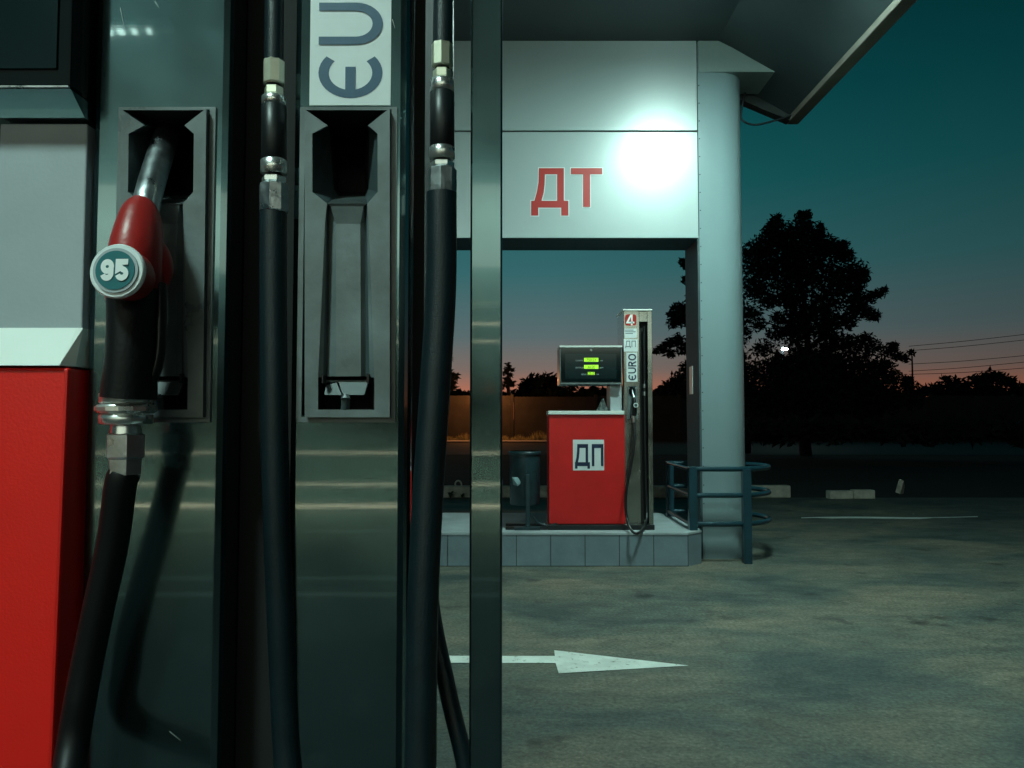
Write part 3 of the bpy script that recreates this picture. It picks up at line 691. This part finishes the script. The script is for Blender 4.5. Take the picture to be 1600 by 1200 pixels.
# nozzle 95
nz, end, k = nozzle(tuple(hc1+Vector((0,0,0))), 1.0, 'large red and black fuel nozzle with round green 95 badge hanging in the left column', M['red_plastic'], '95')
MB().tube(bez([end, U(188,760,D0-.068),U(176,850,D0-.058), U(152,960,D0-.052), U(128,1080,D0-.052), U(108,1200,D0-.072),U(60,1500,D0-.22)],8), 22*D0/1200, 20).build('nozzle_hose', M['hose_black'], near)

# ------------------------------------------------------------------ far pump
DF = 7.3
far = thing('fuel_pump', (U(930,820,DF).x, DF+.2, zi), 'small red pump farther off with number 4 disc and lit green digits', 'fuel pump', 'red and steel fuel pumps')
x = lambda px, D=DF: U(px,650,D).x
z = lambda py, D=DF: U(800,py,D).z
cf = MB().box((x(857.5),DF,zi+.05),(x(977),DF+.42,z(648)), c=.006).build('cabinet', M['red_far'], far)
MB().box((x(856.5),DF-.02,z(648)+.001),(x(975),DF+.40,z(642)), c=.004).build('cabinet_cap', M['white'], cf)
for q in (886,953): MB().tube([(x(q),DF-.006,z(654)),(x(q),DF+.001,z(654))],.009,10).build('screw', M['red_far'], cf)
MB().box((x(790),DF-.04,zi+.002),(x(857),DF-.01,zi+.028)).box((x(790),DF+.20,zi+.002),(x(857),DF+.23,zi+.028)).box((x(855),DF-.05,zi+.001),(x(1020),DF+.44,zi+.048), c=.004).build('base_tray', M['black'], far)
lab = MB().box((x(895),DF-.0025,z(735)),(x(943.5),DF-.0005,z(687))).build('product_sticker', M['sticker'], cf)
lh = z(692)-z(730)
lettering('product_letters', 'ДП', .155, (x(898), z(733)), (1,0), (0,1), lh*1.03, DF-.004, M['navy_dark'], lab, gap=.12, dep=.0006, xscale=.645)
# display
dz1 = z(541); dz0 = z(601)
ds = MB().box((x(874.5),DF-.02,dz0),(x(972),DF+.36,dz1), c=.005).build('display_head', M['plastic'], far)
MB().box((x(874.3),DF-.03,dz1-.012),(x(972.3),DF+.36,dz1+.004)).build('head_lid', M['white'], ds)
gl = MB().box((x(876.5),DF-.024,z(597)),(x(970.5),DF-.0205,z(543.5))).build('display_glass', M['glass_black'], ds)
MB().box((x(883),DF-.0255,z(592)),(x(963),DF-.0242,z(553))).build('display_window', M['screen'], gl)
MB().tube([(x(923.5),DF-.032,z(547.5)),(x(923.5),DF-.0245,z(547.5))],.011,14).build('lock', M['alu'], gl)
M['print'] = mat('display_print', (.45,.5,.5), .5)
rows = [(562.5,912.5,935,6.0,'СУММА','ГРН'),(573.5,912.5,935,6.0,'ЛИТРОВ','ЛИТР'),(583.8,918.2,929,4.6,'ЦЕНА','ГРН')]
mb = MB()
for py,a,b,h,l1,l2 in rows:
    mb.box((x(a),DF-.0268,z(py+h/2)),(x(b),DF-.0257,z(py-h/2)))
mb.build('lit_digits', M['lcd'], gl)
M['dig'] = mat('digit_segments', (.03,.07,.0), .5)
for py,a,b,h,l1,l2 in rows:
    txt = {562.5:'750.03',573.5:'30.00',583.8:'25.0'}[py]
    font_mesh('digit_row', txt, (x(a)+x(b))/2, z(py), .036, DF-.0272, M['dig'], gl, xs=.95)
    font_mesh('display_caption', l1, x(a-7.2 if py < 580 else a-5.8), z(py+1.3), .019, DF-.0262, M['print'], gl)
    font_mesh('display_caption', l2, x(b+4.5), z(py+1.5), .014, DF-.0262, M['print'], gl)
MB().box((x(955),DF+.05,z(642)+.001),(x(973),DF+.34,dz0-.001)).build('neck_panel', M['grey_panel'], far)
# tower
tw1 = z(483.5)
HZ0 = z(660)-0; sF = .80
hcF = Vector((x(988), DF, z(629)))
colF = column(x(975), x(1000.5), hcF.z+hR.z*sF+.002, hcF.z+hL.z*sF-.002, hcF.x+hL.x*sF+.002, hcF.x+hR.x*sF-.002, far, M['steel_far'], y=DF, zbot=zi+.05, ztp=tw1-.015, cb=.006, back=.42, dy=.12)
holder(colF, hcF, sF)
MB().box((x(1000.5)+.001,DF+.02,z(502)),(x(1012.5)-.001,DF+.40,tw1-.015)).build('upper_bridge', M['steel_far'], far)
MB().box((x(1000.5)+.001,DF+.06,zi+.05),(x(1012.5)-.001,DF+.38,z(502)-.001)).build('hose_channel', M['matte_black'], far)
MB().box((x(1012.5),DF-.012,zi+.05),(x(1019.5),DF+.42,tw1-.015), c=.003).build('frame_post', M['steel_far'], far)
MB().box((x(974),DF-.02,tw1-.014),(x(1020),DF+.43,tw1), c=.003).build('top_cap', M['white'], far)
# number disc and stickers on the tower
cz = z(500); cx_ = x(986.5)
rq = x(995.5)-cx_; nd = MB().slab([Vector((cx_+rq*math.copysign(abs(math.cos(R(q)))**.45,math.cos(R(q))), DF-.003, cz+rq*math.copysign(abs(math.sin(R(q)))**.45,math.sin(R(q))))) for q in range(5,360,10)], .0022).build('number_plate', M['sign_red'], colF)
lettering('pump_number', '4', .15, (cx_-.042, cz-.052), (1,0), (0,1), .105, DF-.0045, M['badge_white'], nd, dep=.0006)
nt_ = MB().box((x(976.5),DF-.002,z(528)),(x(996),DF-.0005,z(513.5))).build('notice_sticker', M['sticker'], colF)
M['ink'] = mat('small_print', (.12,.14,.16), .5)
mb = MB(); 
for i,(a,b) in enumerate(((977.5,991),(977.5,994),(978,990))): mb.box((x(a),DF-.0028,z(516.4+i*2.6)),(x(b),DF-.0021,z(515.3+i*2.6)))
mb.build('notice_print', M['ink'], nt_)
pl = MB().box((x(975.4),DF-.003,z(549.5)),(x(997),DF-.0006,z(530))).build('product_sticker', M['sticker'], colF)
lettering('product_letters', 'ДП', .11, (x(977.8), z(544)), (1,0), (0,1), (z(531.5)-z(542))*1.1, DF-.0038, M['ink'], pl, gap=.12, dep=.0006, xscale=.80)
es = MB().box((x(979.3),DF-.003,z(596.5)),(x(996.3),DF-.0006,z(551))).build('word_sticker', M['sticker'], colF)
lettering('word_lettering', 'ЄURO', .17, (x(994.6), z(594.5)), (0,1), (-1,0), x(994.6)-x(982), DF-.0038, M['navy_dark'], es, gap=.14, dep=.0006, xscale=(z(553)-z(594.5))/(x(994.6)-x(982))/(.86+.84+.72+.92+.42))
# nozzle and hose
nf, endF, kf = nozzle(tuple(hcF+Vector((.012,0,0))), .74, 'small black fuel nozzle hanging in the far pump below the word sticker', M['grip'], None)
hp = bez([endF, U(991,690,DF-.09), U(986,725,DF-.10), U(979,765,DF-.10), U(977.5,790,DF-.10), U(980,812,DF-.12), U(987,829,DF-.25), U(997,833,DF-.27), U(1006,824,DF-.16), U(1010.5,808,DF-.02), U(1010,780,DF+.02), U(1008,700,DF+.02), U(1007,600,DF+.02), U(1006.5,510,DF+.02)], 8)
MB().tube(hp, .013, 12).build('hose', M['black'], far)
for a_,b_ in ((600,606),(612,618)):
    MB().tube([U(1006.8,a_,DF+.02),U(1006.8,b_,DF+.02)], .016, 10).build('hose_ring', M['alu'], far)
# rag on the shelf
mb = MB(); random.seed(3); nx = 9; vs = []
for i in range(nx):
    for j in range(nx):
        a = U(933+i*2.3, 641, DF+.12+j*.02)
        hgt = .01+.10*max(0, math.sin(math.pi*i/(nx-1)))*max(0, math.sin(math.pi*j/(nx-1)))*random.uniform(.3,1.3)
        vs.append((a.x+random.uniform(-.01,.01), a.y, z(642)+hgt))
mb.add(vs, [(i*nx+j,(i+1)*nx+j,(i+1)*nx+j+1,i*nx+j+1) for i in range(nx-1) for j in range(nx-1)])
rg = mb.build('crumpled_rag', mat('rag_cloth', (.35,.42,.42), .9, noise=.4, nscale=20)); sm = rg.modifiers.new('solid','SOLIDIFY'); sm.thickness = .006
tag(rg, 'crumpled pale rag lying on top of the far red pump cabinet', 'rag')

# ------------------------------------------------------------------ litter bin
DB = 7.42
bx = U(820,750,DB).x
lb = thing('litter_bin', (bx,DB,zi), 'dark teal cylindrical litter bin on a post beside the far pump', 'bin')
rb = 23.5/1200*DB; z0 = U(800,788,DB).z; z1 = U(800,706,DB).z
mb = MB(); n = 32
mb.tube([(bx,DB,z0),(bx,DB,z0+.012),(bx,DB,z1-.02),(bx,DB,z1)], [rb*.92,rb,rb,rb*1.0], n, cap=False); mb.tube([(bx,DB,z0),(bx,DB,z0+.003)],[rb*.9,rb*.92],n)
mb.tube([(bx,DB,z1),(bx,DB,z0+.03)], [rb*.93,rb*.93], n, cap=False)
mb.build('barrel', M['bin'], lb)
MB().tube([(bx,DB,z1-.03),(bx,DB,z1-.028),(bx,DB,z1+.004),(bx,DB,z1+.008)], [rb*1.02,rb*1.07,rb*1.07,rb*1.0], n, cap=False).build('rim', M['bin'], lb)
MB().box((bx+.005,DB-rb-.028,zi+.03),(bx+.045,DB-rb-.002,U(800,740,DB).z), c=.003).build('post', M['bin'], lb)
MB().box((bx-.10,DB-rb-.045,zi+.001),(bx+.14,DB-rb+.035,zi+.029)).build('foot', M['bin'], lb)
mb = MB(); random.seed(5); cpt = U(807,752,DB-rb*.85)
vs = [tuple(cpt+Vector((random.uniform(-.045,.045),random.uniform(-.03,.01),random.uniform(-.045,.045)))) for _ in range(14)]
bm = bmesh.new(); [bm.verts.new(v) for v in vs]; bmesh.ops.convex_hull(bm, input=bm.verts[:]); me = bpy.data.meshes.new('plastic_bag'); bm.to_mesh(me); bm.free()
me.materials.append(mat('bag_film',(.16,.24,.26),.3)); pb = bpy.data.objects.new('plastic_bag', me); COL.objects.link(pb); tag(pb,'small crumpled bag stuck to the side of the litter bin','bag')
MB().tube(bez([(bx+.05,DB-rb-.01,zi+.16),(bx+.12,DB-rb,zi+.07),(bx+.22,DB-rb,zi+.04),(bx+.3,DB-rb,zi+.06)],5),.008,8).build('chain', M['bin'], lb)

# ------------------------------------------------------------------ guard rail round the pillar
gr = thing('guard_rail', (2.05,7.77,0), 'teal tubular guard rail of three bent bars round the pillar foot', 'guard rail')
yc = 7.78; rr = .52; xa = U(1082,780,yc-rr).x; xc_ = 2.04
def rail(zz):
    pts = [(xa,yc-rr,zz),(xc_,yc-rr,zz)]+[(xc_+rr*math.sin(R(t)),yc-rr*math.cos(R(t)),zz) for t in range(8,180,8)]+[(xc_,yc+rr,zz),(xa,yc+rr,zz)]
    MB().tube(pts, .024, 12).build('rail', M['teal'], gr)
    MB().tube([(xa-.02,yc+rr,zz),(xa-.02,yc-rr,zz)], .018, 10).build('side_bar', M['teal'], gr)
for py in (733,774,819): rail(U(1120,py,yc-rr).z)
ztr = U(1120,733,yc-rr).z
for i,(px_,yy,zz0) in enumerate(((xa,yc-rr,zi),(U(1165,800,yc-rr).x+.01,yc-rr+.0,0),(xa,yc+rr,zi),(U(1165,800,yc-rr).x,yc+rr,0))):
    MB().box((px_-.038,yy-.038,zz0+.001),(px_+.038,yy+.038,ztr+(.02 if i!=1 else -.0)), c=.004).build('post', M['teal'], gr)

# ------------------------------------------------------------------ kerb stones
def kerb(p0, p1, yk, label, h=.2, tilt=0):
    a = U(p0,770,yk).x; b = U(p1,770,yk).x
    o = MB().box((a-(a+b)/2,-.09,0),(b-(a+b)/2,.09,h), c=.018).build('kerb_stone', M['kerb'])
    o.location = ((a+b)/2, yk, -.004); o.rotation_euler = (0,0,tilt)
    tag(o, label, 'kerb stone', 'whitewashed kerb stones at the edge of the forecourt'); return o
yk = 13.55
kerb(560, 738, yk, 'long whitewashed kerb stone with a hoop and weeds, left of the flat steel post')
kerb(742, 858, yk, 'whitewashed kerb stone behind the litter bin', h=.2)
kerb(862, 1098, yk, 'whitewashed kerb stone seen between the far pump and the pillar', h=.2)
kerb(1102, 1233, yk, 'whitewashed kerb stone passing behind the guard rail', h=.21)
kerb(1293, 1330, yk-.25, 'loose whitewashed kerb stone, left half of the broken pair right of the gap', h=.14, tilt=.05)
kerb(1331, 1364, yk-.2, 'loose whitewashed kerb stone, right half of the broken pair right of the gap', h=.15, tilt=-.03)
p = U(1408,752,14.2)
o = MB().add([(-.12,0,0),(.16,0,-.0),(.10,.02,.26),(-.10,.02,.42),(-.12,.12,0),(.16,.12,0),(.10,.14,.26),(-.10,.14,.42)],[(0,1,2,3),(4,5,6,7),(0,1,5,4),(1,2,6,5),(2,3,7,6),(3,0,4,7)]).build('concrete_chunk', M['kerb'])
o.location = (p.x,p.y,-.01); o.scale = (.7,.7,.6); o.rotation_euler = (.3,.1,.8); tag(o,'tilted pale concrete chunk in the dark beyond the kerb at right','rubble')
MB_ = MB().tube([U(712,762,yk),U(712,758,yk)]+[U(716+5*math.cos(R(a_)),757-6*math.sin(R(a_)),yk) for a_ in range(180,-1,-20)]+[U(721,765,yk)], .014, 8).build('ground_hoop', M['kerb'])
tag(MB_, 'small white metal hoop standing on the kerb left of the steel post', 'hoop')
# weeds by the kerb
def weed(px, py, D, label, n=14, h=.16, m=None, cnt=None):
    mb = MB(); c = U(px,py,D)
    for _ in range(n):
        a = random.uniform(0,6.28); l = random.uniform(.5,1)*h; d = Vector((math.cos(a),math.sin(a),0)); w = Vector((-d.y,d.x,0))*h*.12
        b = Vector((c.x,c.y,.0)); mid = b+d*l*.4+Vector((0,0,l*.7)); tip = b+d*l*.95+Vector((0,0,l*.75))
        mb.add([b-w*.3,b+w*.3,mid+w,mid-w],[(0,1,2,3)]); mb.add([mid-w,mid+w,tip],[(0,1,2)])
    o = mb.build('weed', m or mat('weed_leaf',(.03,.06,.03),.6)); tag(o, label, 'weed', 'weeds by the kerb'); return o
weed(704, 778, 13.35, 'low leafy weed in front of the kerb near the hoop')
weed(722, 778, 13.35, 'smaller weed right of the leafy one, in front of the kerb', n=8, h=.12)

# ------------------------------------------------------------------ fence, street lamps
DFN = 55
fe = thing('concrete_fence', (0,DFN,0), 'long dark concrete panel fence across the road behind the pump', 'fence')
zf = U(800,619,DFN).z
xx = -60; i = 0
mbp = 0
while xx < 75:
    MB().box((xx+.12,DFN,-.01),(xx+5.88,DFN+.12,zf+(.04 if i%2 else -.04))).build('fence_panel', M['fence'], fe)
    MB().box((xx-.11,DFN-.06,-.01),(xx+.11,DFN+.18,zf+.12)).build('fence_post', M['fence'], fe)
    xx += 6; i += 1
# roadside tufts of dry grass in the lamp light
random.seed(11)
mb = MB()
for _ in range(2600):
    px_ = random.uniform(640, 860); yy = DFN-random.uniform(.15,1.3); c = Vector(((px_-800)/1200*yy, yy, 0))
    cl = .35+.65*abs(math.sin(px_*.11)+.6*math.sin(px_*.043)) ; hgt = random.uniform(.12,.55)*cl
    a = random.uniform(0,3.14); w = Vector((math.cos(a),math.sin(a),0))*.03
    mb.add([c-w,c+w,c+Vector((random.uniform(-.15,.15),random.uniform(-.1,.1),hgt))],[(0,1,2)])
tag(mb.build('roadside_grass', M['dry'], kind='stuff'), 'dry roadside grass lit orange along the foot of the fence', 'grass')
def street_lamp(px, D, py, label, col, power, head_r=.12, glow=20, arm=0):
    x_ = (px-800)/1200*D; top = U(px,py,D).z
    t = thing('street_lamp', (x_,D,0), label, 'street lamp', 'street lamps along the far road')
    MB().tube([(x_,D+.25,0),(x_,D+.25,top-.1),(x_,D+.2,top+.08),(x_,D-.1,top+.16)], [.08,.05,.04,.04], 10).build('pole', M['bin'], t)
    MB().box((x_-.12,D-.35,top+.03),(x_+.12,D+.05,top+.13), c=.02).build('lamp_head', M['lamp_body'], t)
    MB().tube([(x_,D-.16,top+.028),(x_,D-.16,top-.06)], [head_r,head_r*.7], 12).build('bulb', emis('bulb_glow',col,glow), t)
    if power:
        L = bpy.data.lights.new('street_light','POINT'); L.energy = power; L.color = col; L.shadow_soft_size = .1
        lo = bpy.data.objects.new('street_light', L); COL.objects.link(lo); lo.location = Vector((x_,D-.16,top-.16)); lo.parent = t; lo.location -= t.location
street_lamp(757, 53.2, 590, 'orange street lamp at the fence, hidden behind the flat steel post', (1,.36,.10), 420, glow=3)
street_lamp(848.5, 95, 594, 'taller distant white street lamp above the fence left of the far pump', (1,.95,.9), 0, .13, 2.5)
street_lamp(857, 120, 605, 'shorter distant street lamp right of the taller one above the fence', (1,.9,.8), 0, .13, 1.6)
street_lamp(1226, 42, 546, 'bright white street lamp shining through the big pine', (.85,1,.95), 0, .19, 60)

# ------------------------------------------------------------------ trees
def leaves(mb, blobs, D, depth, dens, size, seed=1, ragged=.35, gap=None):
    random.seed(seed)
    for px_,py_,r in blobs:
        Dk = D+random.uniform(-depth,depth)*.6; c = U(px_,py_,Dk); rw = r/1200*Dk
        cy = c.y
        # keep the clump in line with its size at its own distance
        c = Vector((c.x, cy, c.z))
        n = int(dens*(r**1.75))
        for _ in range(n):
            d = Vector((random.gauss(0,1),random.gauss(0,1),random.gauss(0,1))).normalized()
            rr_ = rw*(random.random()**.45)*(1+random.uniform(-.1,ragged))
            p = c+Vector((d.x*rr_, d.y*rr_*1.3, d.z*rr_*.86))
            s_ = size*random.uniform(.5,1.3)
            if gap and (p.x/p.y*1200+800-gap[0])**2+(658-(p.z-CH)/p.y*1200-gap[1])**2 < 81: continue
            a = Vector((random.gauss(0,1),random.gauss(0,1),random.gauss(0,.7))).normalized(); b = a.cross(Vector((random.gauss(0,1),random.gauss(0,1),random.gauss(0,1)))).normalized()
            mb.add([p-a*s_, p+b*s_*.32, p+a*s_, p-b*s_*.32], [(0,1,2,3)])
PINE = [(1262,334,6),(1252,333,4),(1215,339,5),(1316,382,7),(1204,350,5),(1283,352,5),(1350,428,7),(1396,538,6),(1383,570,9),(1213,347,11),(1207,362,14),(1253,340,10),(1257,355,16),(1281,362,8),(1275,374,12),(1235,368,24),(1200,380,20),(1178,392,18),(1292,382,15),(1262,388,32),(1313,390,15),(1322,400,11),
 (1225,402,38),(1185,420,30),(1280,415,36),(1335,424,17),(1346,436,10),(1312,438,28),(1242,440,36),(1330,452,18),(1345,470,15),(1362,463,11),(1374,458,8),(1383,453,5),(1352,488,12),(1366,494,10),(1335,480,15),
 (1292,468,24),(1250,480,22),(1182,452,22),(1175,492,14),(1187,508,10),(1236,505,19),(1262,512,22),(1292,512,17),(1322,502,16),(1212,522,13),(1330,538,17),(1352,530,11),(1365,540,11),(1300,560,27),(1240,560,30),(1192,545,14),
 (1390,548,12),(1402,556,9),(1413,560,7),(1424,551,5),(1345,565,24),(1376,578,18),(1400,590,13),(1418,594,8),(1420,606,14),(1440,612,9),(1180,630,24),(1240,622,36),(1290,618,38),(1340,620,34),(1390,625,22),(1425,628,14),(1225,590,26),(1300,585,30),(1350,600,26),(1270,560,22),(1210,570,18),(1290,495,20),(1245,520,20),(1215,497,12),(1300,535,20),(1200,470,14),(1230,465,18),(1180,580,20),(1262,592,42),(1320,595,38),(1205,608,32),(1375,605,24),(1290,630,40),(1230,636,34),(1350,632,30)]
PINE2 = [(1067,409,6),(1072,415,7),(1070,437,5),(1076,443,6),(1060,482,11),(1050,492,9),(1052,504,10),(1066,500,14),(1082,490,20),(1110,470,34),(1140,480,24),(1130,430,26),(1100,420,16),(1046,536,9),(1034,545,8),(1025,549,4),(1060,532,11),(1072,545,12),(1048,553,8),(1075,575,12),(1100,540,26),(1130,560,34),(1150,520,22),(1062,592,14),(1050,604,12),(1080,604,20),(1120,610,34),(1165,610,20)]
def limbs(mb, base, D, ends, r0):
    for e in ends:
        q = [Vector(base), Vector(base).lerp(U(*e,D),.45)+Vector((0,0,.25)), U(*e,D)]
        mb.tube(bez(q,4), [r0*(1-.8*i/8)*.9 for i in range(9)], 7)
t1 = thing('pine_tree', (U(1258,640,30).x,30,0), 'tall spreading dark pine silhouette to the right of the pillar', 'tree', 'dark trees beyond the forecourt')
mb = MB(); leaves(mb, PINE, 30, 2.2, 3.2, .115, 2, .45, (1226,546)); mb.build('crown', M['leaf'], t1)
mb = MB(); b_ = U(1258,640,30)
mb.tube(bez([(b_.x,30,-.02),(b_.x-.1,30,2),(b_.x+.15,30,4.5),(b_.x-.1,30,7.2)],4), [.24-.015*i for i in range(13)], 9)
for py_,ends in ((590,[(1330,560),(1190,545),(1395,575)]),(550,[(1340,500),(1190,500),(1320,530)]),(500,[(1365,465),(1180,450),(1330,430)]),(450,[(1300,390),(1200,390)])):
    limbs(mb, U(1257,py_,30), 30, ends, .09)
mb.build('trunk', M['bark'], t1)
t2 = thing('pine_tree', (U(1165,640,32).x,32,0), 'dark pine partly hidden behind the pillar, its left branches seen through the portal', 'tree', 'dark trees beyond the forecourt')
mb = MB(); leaves(mb, PINE2, 32, 1.6, 2.4, .14, 3); mb.build('crown', M['leaf'], t2)
mb = MB(); b_ = U(1165,640,32)
mb.tube(bez([(b_.x,32,-.02),(b_.x+.05,32,2.5),(b_.x-.2,32,4.6),(b_.x-.5,32,6.5)],4), [.2-.012*i for i in range(13)], 9)
limbs(mb, U(1166,560,32), 32, [(1060,545),(1110,500)], .08); limbs(mb, U(1162,500,32), 32, [(1058,490),(1080,440)], .07)
mb.build('trunk', M['bark'], t2)
def tree(name, blobs, D, label, seed, size, dens=1.1, trunk=None, depth=2.0):
    px0 = trunk if trunk else blobs[0][0]
    t = thing(name, ((px0-800)/1200*D, D, 0), label, 'tree' if name != 'bush' else 'bush', 'dark trees beyond the forecourt')
    mb = MB(); leaves(mb, blobs, D, depth, dens, size, seed); mb.build('crown', M['leaf2'], t)
    top = min(b[1] for b in blobs); x0 = (px0-800)/1200*D
    MB().tube([(x0,D,-.02),(x0+.1,D,(U(px0,top,D).z)*.5),(x0,D,U(px0,top+4,D).z)], [.004*D,.003*D,.0008*D], 8).build('trunk', M['bark'], t)
tree('conifer_tree', [(794,569,4),(792,577,5),(797,586,5),(788,584,4),(801,578,3),(793,595,7),(800,600,6),(787,603,6)], 62, 'small spindly conifer above the fence just right of the steel post', 21, .28, 1.6, 793, .6)
tree('round_tree', [(822,600,10),(835,594,12),(850,595,13),(862,594,11),(872,602,10),(842,606,16),(815,608,7),(862,608,14)], 70, 'low round dark tree above the fence, left of the lit display', 22, .42, 1.3, 845)
tree('round_tree', [(700,556,4),(704,560,3),(698,582,9),(708,590,8),(712,587,5),(690,592,14),(700,602,12),(690,560,12)], 62, 'dark leafy tree behind the hose at the left of the steel post', 23, .34, 1.4, 694)
tree('round_tree', [(895,606,7),(910,612,6),(885,612,9),(928,608,7),(945,612,6),(960,608,8),(915,616,8)], 75, 'low dark tree under the far pump display above the fence', 24, .4, 1.4, 905)
tree('round_tree', [(1040,604,8),(1052,602,9),(1030,610,6),(1062,606,9)], 72, 'low dark tree between the far pump and the pillar', 25, .4, 1.4, 1048)
tree('round_tree', [(1470,604,10),(1478,592,7),(1492,600,12),(1458,608,9),(1505,606,12)], 66, 'smaller round tree on the right skyline next to the big pine', 26, .36, 1.4, 1485)
tree('round_tree', [(1525,598,14),(1540,590,10),(1552,588,11),(1562,592,11),(1575,597,11),(1545,604,18),(1590,606,10),(1605,608,12)], 66, 'wider round tree at the far right of the skyline', 27, .36, 1.4, 1550)
# hedge line above and behind the fence (reads as one mass)
random.seed(31); mb = MB(); bl = []
for k_ in range(170):
    px_ = 560+k_*8; 
    bl.append((px_, 617+3*math.sin(k_*.9)+random.uniform(-2,3)-(3 if px_ > 1440 else 0), random.uniform(6,9)))
leaves(mb, bl, 68, 3, 1.5, .42, 32); mb.build('distant_thicket', M['leaf2'], kind='stuff')
tag(bpy.data.objects['distant_thicket'], 'black band of distant thicket along the horizon', 'thicket')
# undergrowth in front of the fence on the right
random.seed(41); mb = MB(); bl = []
for k_ in range(60):
    bl.append((1160+k_*8, 672+random.uniform(-6,10), random.uniform(12,20)))
leaves(mb, bl, 26, 2.5, .45, .22, 42); mb.build('undergrowth', M['leaf2'], kind='stuff')
tag(bpy.data.objects['undergrowth'], 'dark undergrowth below the pine at right', 'undergrowth')

# utility pole and lines
up = thing('utility_pole', ((1425-800)/1200*60,60,0), 'thin utility pole with wires beside the big pine at right', 'utility pole')
tp = U(1425,556,60)
MB().tube([(tp.x,60,0),(tp.x,60,tp.z)], [.09,.06], 8).build('pole', M['cable'], up)
for (a0,a1) in ((541,522),(548,531),(569,556),(580,566),(585,576)):
    MB().tube(bez([U(1420,a0,60),U(1510,(a0+a1)/2+1.2,60),U(1640,a1-4,60)],6), .022, 5).build('wire', M['cable'], up)

# ------------------------------------------------------------------ unseen shop added behind the viewer for the steel to reflect
SY = -9.2
sh = thing('added_shop', (-2,SY-3,0), 'pale shop added unseen behind the viewer, with dark windows and glowing strips for the steel to reflect', 'building')
MB().box((-9,SY-6,0),(5,SY-.4,3.05)).box((-9,SY-.399,0),(-8.6,SY,3.05)).box((4.6,SY-.399,0),(5,SY,3.05)).build('wall', M['plastic_dark'], sh)
MB().box((-9,SY-6,3.051),(5,SY+.05,5.1)).build('fascia', M['white'], sh)
MB().box((-8.6,SY-.395,.05),(4.6,SY-.35,3.0)).build('window', M['glass_black'], sh)
M['strip'] = emis('added_strip_glow', (1,.95,.62), 9.0)  # glow of strips added to draw thin bright lines in the steel
for zz,h in ((2.77,.012),(2.51,.010),(.85,.014),(.39,.014),(.07,.026)):
    MB().box((-7.6,SY-.30,zz),(1.2,SY-.25,zz+h)).build('added_glow_strip', M['strip'], sh)

MB().box((-8.6,SY+.051,3.55),(4.6,SY+.12,4.75), c=.01).build('added_glow_panel', emis('added_panel_glow',(.85,1,.80),2.1), sh)  # glowing panel added on the unseen shop to brighten the upper steel
SC.render.resolution_x = 1024; SC.render.resolution_y = 768
SC.cycles.max_bounces = 8
